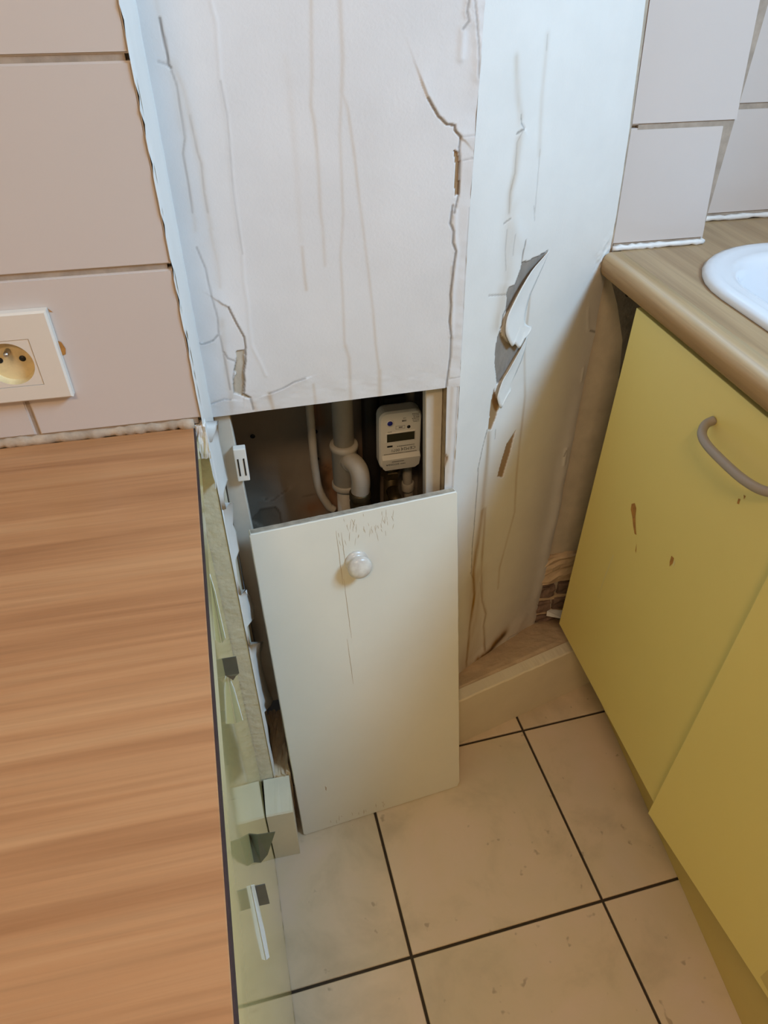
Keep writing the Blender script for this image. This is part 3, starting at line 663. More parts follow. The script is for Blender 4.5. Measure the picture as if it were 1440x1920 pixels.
# bricks showing where the plaster has fallen away, low in the corner
rr = random.Random(11)
for (x0, x1, z0, z1) in ((0.512, 0.552, 0.172, 0.205), (0.560, 0.630, 0.176, 0.210), (0.507, 0.548, 0.122, 0.154), (0.556, 0.630, 0.126, 0.160), (0.520, 0.575, 0.075, 0.106), (0.582, 0.640, 0.078, 0.110)):
    bm = bmesh.new(); bm_box(bm, x0, x1, 1.0735, 1.0862, z0, z1)
    bmesh.ops.subdivide_edges(bm, edges=bm.edges[:], cuts=2, use_grid_fill=True)
    for v in bm.verts: v.co += Vector((rr.uniform(-1, 1), rr.uniform(-1, 1), rr.uniform(-1, 1)))*0.0022
    bmobj('brick', bm, M['brick'], wb)
bm = bmesh.new(); bm_box(bm, 0.512, 0.66, 1.0700, 1.0862, 0.222, 0.30)
bmesh.ops.subdivide_edges(bm, edges=bm.edges[:], cuts=7, use_grid_fill=True)
for v in bm.verts: v.co += Vector((rr.uniform(-1, 1), rr.uniform(-1, 1), rr.uniform(-1, 1)))*0.003
bmobj('broken_plaster', bm, M['plinth_top'], wb)
for z0 in (0.158, 0.109):
    bm = bmesh.new(); bm_box(bm, 0.506, 0.65, 1.0770, 1.0862, z0, z0+0.014)
    bmesh.ops.subdivide_edges(bm, edges=bm.edges[:], cuts=6, use_grid_fill=True)
    for v in bm.verts: v.co += Vector((rr.uniform(-1, 1), rr.uniform(-1, 1), rr.uniform(-1, 1)))*0.0018
    bmobj('mortar', bm, M['plinth_top'], wb)
# dark screw holes in the bare strip below the worktop
for x, z in ((0.536, 0.926), (0.566, 0.884)):
    lathe('screw_hole', [(0.004, 0), (0.004, 0.0006)], Fr((x, 1.0836, z), (1,0,0), (0,0,1), (0,-1,0)), M['black'], wb, 12)
# ---- shaft behind the opening
ws = structure('wall_shaft', (0.05, 1.15, 0))
def shaft_pt(x, z, d=0.0): return Vector((x+0.0356*d, 1.14+0.0356*x-d, z))
def sx_(S, Z): return 0.004*fbm(S, Z, 16, 21)+0.0015*fbm(S, Z, 60, 22)
marked_wall('shaft_face', np.linspace(0, 1, 150), list(np.arange(0.30, 0.80, 0.004))+[0.9, 1.25], SHAFT_MARKS, shaft_pt, M['shaft'], ws, sx_, lambda z: (-0.155, 0.24))
box('side_face', -0.16, -0.150, 0.905, 1.145, 0, 1.3, M['shaft'], ws)
box('side_face', 0.236, 0.246, 0.93, 1.155, 0, 1.3, M['shaft'], ws)
box('shaft_top', -0.16, 0.25, 0.99, 1.15, 1.25, 1.26, M['shaft'], ws)
box('shaft_floor', -0.15, 0.24, 0.91, 1.14, 0.0, 0.02, M['shaft'], ws)
for x, z in ((-0.094+0.02, 0.66), (0.037, 0.655), (0.036, 0.595)):
    lathe('drill_hole', [(0.0045, 0), (0.0045, 0.0006)], Fr((x, 1.1300, z), (1,0,0), (0,0,1), (0,-1,0)), M['black'], ws, 12)
# frame stiles of the opening
def slab(name, xb0, xb1, xt0, xt1, y0, y1, z0, z1, m, parent=None):
    vs = [(xb0, y0, z0), (xb1, y0, z0), (xb1, y1, z0), (xb0, y1, z0), (xt0, y0, z1), (xt1, y0, z1), (xt1, y1, z1), (xt0, y1, z1)]
    bm = bmesh.new(); v = [bm.verts.new(p) for p in vs]
    for q in [(3,2,1,0), (4,5,6,7), (0,1,5,4), (1,2,6,5), (2,3,7,6), (3,0,4,7)]: bm.faces.new([v[i] for i in q])
    bmesh.ops.bevel(bm, geom=bm.edges[:], offset=0.0012, segments=1, affect='EDGES')
    bmesh.ops.recalc_face_normals(bm, faces=bm.faces)
    o = bmobj(name, bm, m, parent)
    if parent is None: tag(o, kind='structure')
    return o
slab('trim_1', -0.118, -0.0770, -0.118, -0.0965, 0.9010, 0.9230, 0.20, 0.8490, M['stile'])
slab('trim_2', 0.2120, 0.2330, 0.1803, 0.2062, 0.9200, 0.9380, 0.02, 0.8490, M['stile'])
slab('trim_3', 0.212, 0.226, 0.1835, 0.1945, 0.9400, 0.9460, 0.02, 0.8700, M['raw_wood'])
# ---- plinths
def plinth_face(name, a, b, h, th, parent):
    """crumbly-topped skirting slab from a to b (plan points)"""
    a = Vector((a[0], a[1], 0)); b = Vector((b[0], b[1], 0)); u = (b-a).normalized(); n = Vector((-u.y, u.x, 0)); L = (b-a).length
    k = max(6, int(L/0.006)); vs = []; fs = []; rr = random.Random(int(L*1000))
    for i in range(k+1):
        p = a+u*(L*i/k); wk_ = 0.8*(wk_ if i else 0)+rr.uniform(-0.0009, 0.0009); hh = h+wk_
        vs += [p, p+Vector((0, 0, hh-0.003)), p+n*0.0025+Vector((0, 0, hh)), p+n*th+Vector((0, 0, h-0.001)), p+n*th]
    for i in range(k):
        for j in range(4): fs.append((i*5+j, (i+1)*5+j, (i+1)*5+j+1, i*5+j+1))
    fs.append((0, 1, 2, 3, 4)); fs.append(tuple(k*5+j for j in range(5))[::-1])
    return obj(name, vs, fs, M['plinth_paint'], parent)
br = structure('baseboard_right', (0.42, 0.92, 0))
plinth_face('skirting_face', (0.175, 0.8278), (0.640, 0.9508), 0.163, 0.026, br)
A0, B0 = Vector((0.182, 0.8560)), Vector((0.634, 0.9760))
n1, n2 = 60, 16; vs = []; fs = []
for i in range(n1+1):
    t = i/n1; f = A0.lerp(B0, t)
    s = -0.02+t*0.37
    if s <= 0.0: bk = front_pt(kz(0.1)+s, 0); zb_ = 0.139
    else: bk = corner_raw(min(s, 0.345), 0); zb_ = 0.139-0.058*(s/0.345)
    if t > 0.93: bk = Vector((0.515+(t-0.93)*1.6, 1.080, 0)); zb_ = 0.080
    for k in range(n2+1):
        v = k/n2; p = f.lerp(Vector((bk.x, bk.y)), v*1.04)
        z = 0.1615*(1-v)+zb_*v + 0.003*float(fbm(np.array(p.x), np.array(p.y), 70, 31))*math.sin(math.pi*min(1, v*1.2+0.1)) - (0.004 if 0.05 < v < 0.11 else 0)
        vs.append((p.x, p.y, z))
for i in range(n1):
    for k in range(n2): fs.append((i*(n2+1)+k, (i+1)*(n2+1)+k, (i+1)*(n2+1)+k+1, i*(n2+1)+k+1))
obj('crumbling_fill', vs, fs, M['plinth_top'], br, smooth=True)
obj('paint_flake', [(0.5297, 1.050, 0.136), (0.565, 1.030, 0.139), (0.575, 1.052, 0.142), (0.5444, 1.065, 0.138), (0.535, 1.060, 0.140)], [(0, 1, 2, 3, 4)], M['flap'], br, solid=0.001)
bl = structure('baseboard_left', (-0.11, 0.75, 0))
plinth_face('skirting_face', (-0.1372, 0.6920), (-0.0905, 0.6920), 0.163, 0.07, bl)
rr = random.Random(9)
bm = bmesh.new(); bm_box(bm, -0.1170, -0.0880, 0.7630, 0.9000, 0.0, 0.170)
bmesh.ops.subdivide_edges(bm, edges=bm.edges[:], cuts=6, use_grid_fill=True)
for v in bm.verts:
    if v.co.z > 0.002: v.co += Vector((rr.uniform(-1, 0.4)*0.003, rr.uniform(-1, 1)*0.002, rr.uniform(-1, 1)*0.004))
bmobj('plaster_return', bm, M['plinth_top'], bl)
# ---- rest of the room, behind and beside the camera
wr = structure('wall_right', (1.22, -0.2, 0))
WY0, WY1, WZ0, WZ1 = -0.36, 0.44, 1.62, 2.60
box('wall_body', 1.13, 1.30, -1.7, WY0, 0, 2.7, M['room_paint'], wr)
box('wall_body', 1.13, 1.30, WY1, 1.188, 0, 2.7, M['room_paint'], wr)
box('wall_body', 1.13, 1.30, WY0, WY1, 0, WZ0, M['room_paint'], wr)
box('wall_body', 1.13, 1.30, WY0, WY1, WZ1, 2.7, M['room_paint'], wr)
wn = structure('window_1', (1.16, 0.3, WZ0))
for a in ((WY0, WY0+0.045, WZ0, WZ1), (WY1-0.045, WY1, WZ0, WZ1), (WY0+0.045, WY1-0.045, WZ0, WZ0+0.045), (WY0+0.045, WY1-0.045, WZ1-0.045, WZ1)):
    box('window_frame', 1.14, 1.18, *a, M['white_plastic'], wn)
rear = box('wall_rear', -1.6, 1.30, -1.8, -1.7, 0, 2.7, M['room_paint']); tag(rear, kind='structure')
side = box('wall_side', -1.6, -1.45, -1.7, 1.0, 0, 2.7, M['room_paint']); tag(side, kind='structure')
cl = box('ceiling', -1.6, 1.30, -1.8, 1.30, 2.7, 2.78, M['ceiling']); tag(cl, kind='structure')
# ================================================================ LEFT COUNTER
BY = 2.253; TS = math.tan(R(BY))
def edge_x(x, y0, y): return x + (y0-y)*TS
lw = thing('worktop', (-0.75, 0.45, 0.8893), 'orange beech laminate worktop under the pink tiles and the power socket', 'worktop')
XW = -0.1277; yf, yb = 0.150, 0.7470
poly = [(-1.40, yf), (edge_x(XW, yb, yf)-0.0012, yf), (XW-0.0012, yb), (-1.40, yb)]
prism('top_board', poly, 0.8893, 0.9273, M['wood_left'], lw, bev=0.0006)
poly = [(edge_x(XW, yb, yf)-0.0011, yf), (edge_x(XW, yb, yf), yf), (XW, yb), (XW-0.0011, yb)]
e = prism('raw_edge', poly, 0.9140, 0.9268, M['dark_edge'], lw); tag(e, 'dark unfinished edge')
prism('edge_band', poly, 0.8893, 0.9140, M['gloss_yellow'], lw)
lc = thing('base_cabinet', (-0.75, 0.45, 0), 'base cabinet under the beech worktop with glossy pale yellow end panel', 'cabinet')
X0 = -0.1414; yp = 0.7625
px = lambda y: edge_x(X0, yp, y)
poly = [(px(0.19)-0.016, 0.19), (px(0.19), 0.19), (px(yp), yp), (px(yp)-0.016, yp)]
prism('end_panel', poly, 0.001, 0.8890, M['gloss_yellow'], lc, bev=0.0008)
box('carcass', -1.38, -0.159, 0.20, 0.70, 0.10, 0.8885, M['yellow_dark'], lc)
box('door', -0.62, -0.1365, 0.170, 0.188, 0.12, 0.880, M['yellow'], lc, bev=0.001)
box('door', -1.07, -0.626, 0.170, 0.188, 0.12, 0.880, M['yellow'], lc, bev=0.001)
# chipped lower and upper laminate edge
rr = random.Random(21); vs = []; fs = []
for k in range(40):
    y = 0.22+0.50*rr.random(); l = rr.uniform(0.004, 0.022); z = rr.uniform(0.0015, 0.003); h = rr.uniform(0.0012, 0.004)
    b = len(vs); x = px(y)+0.0004
    vs += [(x, y, z), (px(y+l)+0.0004, y+l, z), (px(y+l)+0.0004, y+l*0.9, z+h*0.5), (x, y+l*0.4, z+h)]
    fs.append((b, b+1, b+2, b+3))
e = obj('chipped_edge', vs, fs, M['scratch'], lc); e['kind'] = 'stuff'
# metal tabs sticking out of the end panel
def tab(verts, faces, m): return obj('metal_tab', verts, faces, m, lc, solid=0.0012)
def pp(y, z, d=0.0): return (px(y)+d, y, z)
tab([pp(0.610, 0.700, 0.0), pp(0.610, 0.700, 0.016), pp(0.604, 0.677, 0.016), pp(0.604, 0.677, 0.0), pp(0.618, 0.655, 0.010), pp(0.618, 0.648, 0.006)], [(0, 1, 2, 3), (3, 2, 4, 5)], M['tin'])
tab([pp(0.470, 0.560, 0.000), pp(0.462, 0.570, 0.010), pp(0.455, 0.582, 0.030), pp(0.452, 0.540, 0.017), pp(0.450, 0.528, 0.008), pp(0.452, 0.528, 0.000)], [(0, 1, 4, 5), (1, 2, 3, 4)], M['tin'])
tab([pp(0.395, 0.600, 0.000), pp(0.395, 0.600, 0.014), pp(0.386, 0.575, 0.015), pp(0.386, 0.575, 0.002), pp(0.400, 0.552, 0.010), pp(0.402, 0.546, 0.008)], [(0, 1, 2, 3), (3, 2, 4, 5)], M['tin'])
obj('tape_strip', [pp(0.394, 0.606, 0.0004), pp(0.394, 0.606, 0.0040), pp(0.375, 0.540, 0.0046), pp(0.362, 0.500, 0.0040), pp(0.360, 0.500, 0.0004), pp(0.375, 0.545, 0.0004)], [(0, 1, 2, 5), (5, 2, 3, 4)], M['flap'], lc, solid=0.0006)
obj('laminate_flake', [pp(0.625, 0.655, 0.001), pp(0.610, 0.640, 0.006), pp(0.585, 0.610, 0.010), pp(0.590, 0.600, 0.001)], [(0, 1, 2, 3)], M['flap'], lc, solid=0.0006)
obj('laminate_flake', [pp(0.690, 0.760, 0.000), pp(0.675, 0.745, 0.003), pp(0.640, 0.700, 0.006), pp(0.642, 0.690, 0.001)], [(0, 1, 2, 3)], M['flap'], lc, solid=0.0006)
# ---- power socket
so = thing('power_socket', (-0.2842, 0.7488, 0.982), 'square ivory power socket on the pink tiles above the beech worktop', 'socket')
SF = Fr((-0.2842, 0.7488, 1.0278), (1, 0, 0), (0, 0, 1), (0, -1, 0))
def ring_plate(name, hw, hh, hole, d0, d1, m, parent, bev, hz=0.0):
    bm = bmesh.new()
    def rect(w_, h_, d, oz=0): return [bm.verts.new(SF(x, y+oz, d)) for x, y in ((-w_, -h_), (w_, -h_), (w_, h_), (-w_, h_))]
    r0, r1, r2, r3, r4 = rect(hw, hh, d0), rect(hw, hh, d1-bev), rect(hw-bev, hh-bev, d1), rect(hole, hole, d1, hz), rect(hole, hole, d0, hz)
    for a, b in ((r0, r1), (r1, r2), (r2, r3), (r3, r4)):
        for i in range(4): bm.faces.new([a[i], a[(i+1) % 4], b[(i+1) % 4], b[i]])
    bmesh.ops.recalc_face_normals(bm, faces=bm.faces)
    return bmobj(name, bm, m, parent)
ring_plate('cover_plate', 0.0468, 0.0455, 0.0242, 0.0, 0.0095, M['ivory'], so, 0.0018, -0.0042)
# insert with a round well
bm = bmesh.new(); n = 48; hz = -0.0042; rw = 0.0216
sq = []; ci = []; cb = []
for k in range(n):
    a = 2*math.pi*k/n; c, s = math.cos(a), math.sin(a); q = 0.0238/max(abs(c), abs(s))
    sq.append(bm.verts.new(SF(c*q, s*q+hz, 0.0090))); ci.append(bm.verts.new(SF(c*rw, s*rw+hz, 0.0090))); cb.append(bm.verts.new(SF(c*(rw-0.0012), s*(rw-0.0012)+hz, 0.0008)))
for k in range(n):
    j = (k+1) % n; bm.faces.new([sq[k], sq[j], ci[j], ci[k]])
ins = bmobj('insert_frame', bm, M['ivory'], so)
bm = bmesh.new(); ci = []; cb = []
for k in range(n):
    a = 2*math.pi*k/n; c, s = math.cos(a), math.sin(a)
    ci.append(bm.verts.new(SF(c*rw, s*rw+hz, 0.0090))); cb.append(bm.verts.new(SF(c*(rw-0.0015), s*(rw-0.0015)+hz, 0.0010)))
for k in range(n):
    j = (k+1) % n; bm.faces.new([ci[k], ci[j], cb[j], cb[k]])
bm.faces.new(cb)
bmesh.ops.recalc_face_normals(bm, faces=bm.faces); bmesh.ops.reverse_faces(bm, faces=bm.faces)
bmobj('socket_well', bm, M['ivory_well'], so)
for sx in (-0.0104, 0.0104):
    lathe('contact_hole', [(0.0030, 0.0), (0.0030, 0.0005)], Fr(SF(sx, 0.0015+hz, 0.0011), SF.a, SF.b, SF.c), M['black'], so, 20)
lathe('earth_pin', [(0.0026, 0), (0.0026, 0.0085), (0.0018, 0.0105), (0.0004, 0.011)], Fr(SF(0.0, 0.0105+hz, 0.0008), SF.a, SF.b, SF.c), M['steel'], so, 16)
obj('tile_chip', [SF(0.0470, 0.0445, 0.0004), SF(0.0485, 0.0425, 0.0004), SF(0.0510, 0.0400, 0.0004), SF(0.0478, 0.0410, 0.0004)], [(0, 1, 2, 3)], M['chip'], wl)
obj('tile_chip', [SF(0.0462, 0.012, 0.0004), SF(0.0495, 0.010, 0.0004), SF(0.0515, 0.003, 0.0004), SF(0.0500, -0.003, 0.0004), SF(0.0462, -0.004, 0.0004)], [(0, 1, 2, 3, 4)], M['chip'], wl)
# ================================================================ ACCESS PANEL (leaning)
PYAW, PLEAN = 6.4528, 10.9112; PWD, PHT, PTH = 0.3275, 0.6837, 0.014
pe = Vector((math.cos(R(PYAW)), math.sin(R(PYAW)), 0)); pn_h = Vector((-math.sin(R(PYAW)), math.cos(R(PYAW)), 0))
pu = pn_h*math.sin(R(PLEAN))+Vector((0, 0, 1))*math.cos(R(PLEAN)); pf = -(pn_h*math.cos(R(PLEAN))-Vector((0, 0, 1))*math.sin(R(PLEAN)))
PF = Fr((-0.0798, 0.7246, 0.0005), pe, pu, pf)      # a: right, b: up the board, c: out of its face
ap = thing('access_panel', (0.08, 0.74, 0), 'loose white painted wooden hatch panel leaning below the meter opening', 'panel')
rr = random.Random(31)
out = []
def edge(p, q, k, amp):
    for i in range(k):
        t = i/k; nx_, ny_ = (q[1]-p[1]), -(q[0]-p[0]); l = math.hypot(nx_, ny_); j = rr.uniform(-amp, 0.2*amp) if i else 0
        out.append((p[0]+(q[0]-p[0])*t+nx_/l*j, p[1]+(q[1]-p[1])*t+ny_/l*j))
edge((0.004, 0.0), (PWD-0.005, 0.0), 40, 0.0006); edge((PWD-0.005, 0.0), (PWD, 0.012), 3, 0.0); edge((PWD, 0.012), (PWD, PHT-0.004), 40, 0.0005)
edge((PWD, PHT-0.004), (PWD-0.002, PHT), 2, 0); edge((PWD-0.002, PHT), (0.002, PHT), 40, 0.0005); edge((0.002, PHT), (0.0, PHT-0.003), 2, 0); edge((0, PHT-0.003), (0.0, 0.003), 40, 0.0004); edge((0, 0.003), (0.004, 0), 2, 0)
bm = bmesh.new()
f_ = [bm.verts.new(PF(x, y, 0)) for x, y in out]; b_ = [bm.verts.new(PF(x, y, -PTH)) for x, y in out]
cc = (PWD/2, PHT/2)
i_ = [bm.verts.new(PF(x+(cc[0]-x)*0.006, y+(cc[1]-y)*0.003, 0.0009)) for x, y in out]
bm.faces.new(i_); bm.faces.new(b_[::-1]); n = len(out)
for i in range(n):
    j = (i+1) % n; bm.faces.new([f_[i], f_[j], i_[j], i_[i]]); bm.faces.new([b_[i], b_[j], f_[j], f_[i]])
bmesh.ops.recalc_face_normals(bm, faces=bm.faces)
bd = bmobj('board', bm, M['panel_paint'], ap)
# worn top edge, hairline cracks, stain
vs = [PF(0.003, PHT+0.0003, -PTH+0.001), PF(PWD-0.003, PHT+0.0003, -PTH+0.001), PF(PWD-0.003, PHT+0.0003, -0.002), PF(0.003, PHT+0.0003, -0.002)]
obj('worn_edge', vs, [(0, 1, 2, 3)], M['edge_wood'], bd)
vs, fs = [], []
def hair(x, y, L, wd, ang=0.0, k=6):
    b0 = len(vs); xx = x
    for i in range(k+1):
        t = i/k; xx = x+math.sin(ang)*L*t+rr.uniform(-1, 1)*wd*0.5; ww = wd*(0.25+0.75*math.sin(math.pi*min(0.95, max(0.05, t))))
        vs.append(PF(xx-ww/2, y-L*t, 0.0011)); vs.append(PF(xx+ww/2, y-L*t, 0.0011))
    for i in range(k): fs.append((b0+2*i, b0+2*i+1, b0+2*i+3, b0+2*i+2))
for k in range(40): hair(0.125+0.10*rr.random(), PHT-0.004-0.04*rr.random(), rr.uniform(0.005, 0.016), rr.uniform(0.0003, 0.0006), rr.uniform(-0.3, 0.3))
for k in range(16): hair(0.05+0.12*rr.random(), 0.004+0.014*rr.random()+0.01, rr.uniform(0.004, 0.012), 0.0006, 0)
for x, y, L in ((0.128, 0.66, 0.10), (0.132, 0.57, 0.12), (0.127, 0.45, 0.10), (0.136, 0.655, 0.06)): hair(x, y, L, 0.0007, 0.02, 14)
hair(0.055, 0.118, 0.012, 0.002, 0.1)
e = obj('hairline_cracks', vs, fs, M['hair'], bd); e['kind'] = 'stuff'
KF = Fr(PF(0.1553, 0.598, 0.0009), pe, pu, pf)
kn = lathe('knob', [(0.0185, 0.0), (0.0187, 0.0020), (0.0140, 0.0030), (0.0105, 0.0055), (0.0108, 0.0100), (0.0165, 0.0135), (0.0192, 0.0175), (0.0193, 0.0205), (0.0180, 0.0235), (0.0145, 0.0260), (0.0090, 0.0277), (0.0030, 0.0284)], KF, M['knob'], ap, 40)
tag(kn, 'round white knob with grey wear')
# ================================================================ INSIDE THE OPENING
# ---- water meter (mounted upside down)
wm = thing('water_meter', (0.168, 1.03, 0.625), 'white electronic water meter with small display mounted upside down in the opening', 'meter')
MF = yawfr((0.1705, 1.0260, 0.6855), 2.0)
MF = Fr(MF.o, MF.a, (0, 0, 1), -MF.b)              # a right, b up, c toward the room
def rrect(w_, h_, r_, n=6, oy=0.0):
    pts = []
    for cx_, cy_, a0 in ((w_-r_, h_-r_, 0), (-w_+r_, h_-r_, 90), (-w_+r_, -h_+r_, 180), (w_-r_, -h_+r_, 270)):
        for k in range(n+1):
            a = R(a0+90*k/n); pts.append((cx_+r_*math.cos(a), cy_+r_*math.sin(a)+oy))
    return pts
def loft(name, rings, fr, m, parent, smooth=False, cap0=True, cap1=True):
    vs, fs = [], []; n = len(rings[0][0])
    for pts, h in rings:
        vs += [fr(x, y, h) for x, y in pts]
    for i in range(len(rings)-1):
        for j in range(n): fs.append((i*n+j, i*n+(j+1) % n, (i+1)*n+(j+1) % n, (i+1)*n+j))
    if cap0: fs.append(tuple(range(n))[::-1])
    if cap1: fs.append(tuple((len(rings)-1)*n+j for j in range(n)))
    return obj(name, vs, fs, m, parent, smooth)
HW, HH = 0.0365, 0.0575
loft('meter_body', [(rrect(HW-0.002, HH-0.002, 0.013), -0.030), (rrect(HW, HH, 0.014), -0.024), (rrect(HW, HH, 0.014), -0.004), (rrect(HW-0.0025, HH-0.0025, 0.012), 0.0)], MF, M['meter_white'], wm)
# lower flap of the face, tilted outward
vs = [MF(-HW+0.004, -0.026, 0.0005), MF(HW-0.002, -0.026, 0.0005), MF(HW-0.002, -0.033, 0.0055), MF(-HW+0.004, -0.033, 0.0055), MF(HW-0.003, -0.052, 0.002), MF(HW-0.010, -0.0585, 0.0005), MF(-HW+0.010, -0.0585, 0.0005), MF(-HW+0.005, -0.052, 0.002)]
obj('label_cover', vs, [(0, 3, 2, 1), (3, 7, 4, 2), (7, 6, 5, 4)], M['meter_white'], wm)
loft('display_frame', [(rrect(0.0262, 0.0105, 0.0015, 3, 0.0085), 0.0001), (rrect(0.0250, 0.0093, 0.0012, 3, 0.0085), 0.0010)], MF, M['meter_white'], wm)
obj('display', [MF(x, y, 0.0012) for x, y in ((-0.0240, 0.0005), (0.0240, 0.0005), (0.0240, 0.0165), (-0.0240, 0.0165))], [(0, 1, 2, 3)], M['lcd'], wm)
B2 = lambda x, y, h=0.0002: Fr(MF(x, y, h), MF.a, MF.b, MF.c)
lathe('button_ring', [(0.0066, 0), (0.0066, 0.001), (0.0058, 0.0014)], B2(-0.0190, 0.0375), M['white_plastic'], wm, 28)
lathe('button', [(0.0046, 0), (0.0046, 0.0014), (0.0036, 0.0019)], B2(-0.0190, 0.0375), M['blue'], wm, 24)
lathe('sensor_eye', [(0.0030, 0), (0.0030, 0.0006)], B2(0.0135, 0.0262), M['black'], wm, 20)
obj('slot', [MF(x, y, 0.0003) for x, y in ((-0.0235, -0.0105), (-0.0140, -0.0105), (-0.0140, -0.0072), (-0.0235, -0.0072))], [(0, 1, 2, 3)], M['black'], wm)
def mtext(body, size, x, y, h=0.0004, sx=1.0):
    fr = Fr(MF(x, y, h), -MF.a, -MF.b, MF.c)
    return text('printed_text', body, size, fr, M['ink'], wm, sx)
mtext('CE', 0.0080, 0.0215, -0.0165, sx=1.1); mtext('M24', 0.0078, 0.0085, -0.0170); mtext('0071', 0.0078, -0.0090, -0.0178)
obj('label_outline', [MF(x, y, 0.0004) for x, y in ((0.0012, -0.0128), (0.0016, -0.0128), (0.0016, -0.0208), (0.0012, -0.0208))], [(0, 1, 2, 3)], M['ink'], wm)
mtext('SICONIA', 0.0050, -0.0145, -0.0440, 0.0044, 1.2)
# rows of print too small to read: short ink dashes
def dashes(x0, x1, y, h, z=0.0004, seed=1):
    rq = random.Random(seed); vs, fs = [], []; x = x0
    while x < x1:
        wd = rq.uniform(0.0008, 0.0020); b = len(vs)
        vs += [MF(x, y-h/2, z), MF(min(x+wd, x1), y-h/2, z), MF(min(x+wd, x1), y+h/2, z), MF(x, y+h/2, z)]; fs.append((b, b+1, b+2, b+3)); x += wd+rq.uniform(0.0004, 0.0009)
    o = obj('small_print', vs, fs, M['ink'], wm); o['kind'] = 'stuff'
dashes(-0.0060, 0.0250, -0.0105, 0.0014, seed=2); dashes(-0.0290, 0.0290, -0.0243, 0.0013, seed=3); dashes(-0.0160, 0.0060, -0.0385, 0.0016, 0.0048, 4)
dashes(-0.0005, 0.0085, -0.0445, 0.0014, 0.0044, 5); dashes(0.0020, 0.0090, 0.0390, 0.0034, seed=6); dashes(-0.0035, 0.0030, 0.0272, 0.0022, seed=7); dashes(-0.0220, -0.0160, 0.0200, 0.0014, seed=8); dashes(0.0040, 0.0090, 0.0440, 0.0012, seed=9)
for k in range(6): dashes(0.0190+0.0012*(k % 3), 0.0310, 0.0500-0.0030*k, 0.0012, seed=20+k)
for x0, x1, y0, y1 in ((-0.0085, 0.0065, 0.0240, 0.0244), (-0.0085, 0.0065, 0.0300, 0.0304), (-0.0089, -0.0085, 0.0240, 0.0304), (0.0065, 0.0069, 0.0240, 0.0304)):
    obj('label_outline', [MF(x, y, 0.0004) for x, y in ((x0, y0), (x1, y0), (x1, y1), (x0, y1))], [(0, 1, 2, 3)], M['ink'], wm)
box('mounting_neck', 0.150, 0.186, 1.058, 1.075, 0.62, 0.75, M['black'], wm)
# ---- brass valve below the meter
vv = thing('water_valve', (0.163, 1.08, 0.40), 'dull brass valve pipe just under the water meter', 'valve')
tube('valve_stem', [(0.163, 1.066, 0.40), (0.163, 1.066, 0.618)], 0.0135, M['brass'], vv, 18)
lathe('hex_nut', [(0.017, 0), (0.0185, 0.002), (0.0185, 0.014), (0.017, 0.016)], Fr((0.163, 1.066, 0.585)), M['brass'], vv, 6, smooth=False)
tube('side_outlet', [(0.163, 1.054, 0.560), (0.166, 1.015, 0.552)], [0.012, 0.0115], M['brass'], vv, 18)
lathe('outlet_bore', [(0.0085, 0), (0.0085, 0.0006)], Fr((0.16605, 1.0148, 0.552), (1,0,0), (0,0,1), (0,-1,0)), M['black'], vv, 18)
sp = thing('water_pipe', (0.196, 1.08, 0.30), 'short white painted pipe to the right of the brass valve', 'pipe')
tube('pipe_run', smooth_path([(0.205, 1.09, 0.30), (0.203, 1.085, 0.50), (0.196, 1.075, 0.575), (0.198, 1.085, 0.66), (0.20, 1.09, 0.80)]), 0.009, M['pvc'], sp)
lathe('pipe_collar', [(0.0105, 0), (0.012, 0.003), (0.012, 0.018), (0.0105, 0.021)], Fr((0.1985, 1.079, 0.535)), M['pvc'], sp, 20)
# ---- big drain pipe with tee and elbow
dp = thing('drain_pipe', (0.079, 1.06, 0.02), 'thick white painted drain pipe with tee and elbow in the opening', 'pipe')
tube('riser', [(0.079, 1.066, 0.64), (0.080, 1.066, 1.24)], 0.0180, M['pvc'], dp, 24)
lathe('socket_collar', [(0.0185, -0.09), (0.0220, -0.086), (0.0222, -0.012), (0.0246, -0.010), (0.0252, -0.004), (0.0240, 0.0), (0.0190, 0.001)], Fr((0.079, 1.066, 0.667)), M['pvc'], dp, 32)
lathe('tee_ring', [(0.0225, 0), (0.0245, 0.002), (0.0245, 0.010), (0.0225, 0.012)], Fr((0.079, 1.066, 0.572)), M['pvc'], dp, 32)
tube('lower_riser', [(0.0765, 1.072, 0.30), (0.078, 1.068, 0.585)], 0.0150, M['pvc'], dp, 20)
tube('elbow', smooth_path([(0.082, 1.055, 0.640), (0.090, 1.038, 0.643), (0.097, 1.026, 0.636), (0.0995, 1.020, 0.618), (0.098, 1.020, 0.590)]), 0.0165, M['pvc'], dp, 24)
lathe('elbow_collar', [(0.0165, 0), (0.0185, 0.002), (0.0185, 0.010), (0.0165, 0.012)], Fr((0.0865, 1.046, 0.641), (1,0,0), (0,0,1), (0.4,-0.9,0)), M['pvc'], dp, 24)
lathe('coupling_nut', [(0.0150, 0), (0.0185, 0.002), (0.0190, 0.012), (0.0170, 0.018), (0.0190, 0.022), (0.0190, 0.034), (0.0160, 0.037)], Fr((0.0975, 1.020, 0.557)), M['brass'], dp, 20)
tube('lower_outlet', [(0.0975, 1.020, 0.38), (0.0975, 1.020, 0.560)], 0.0150, M['brass'], dp, 20)
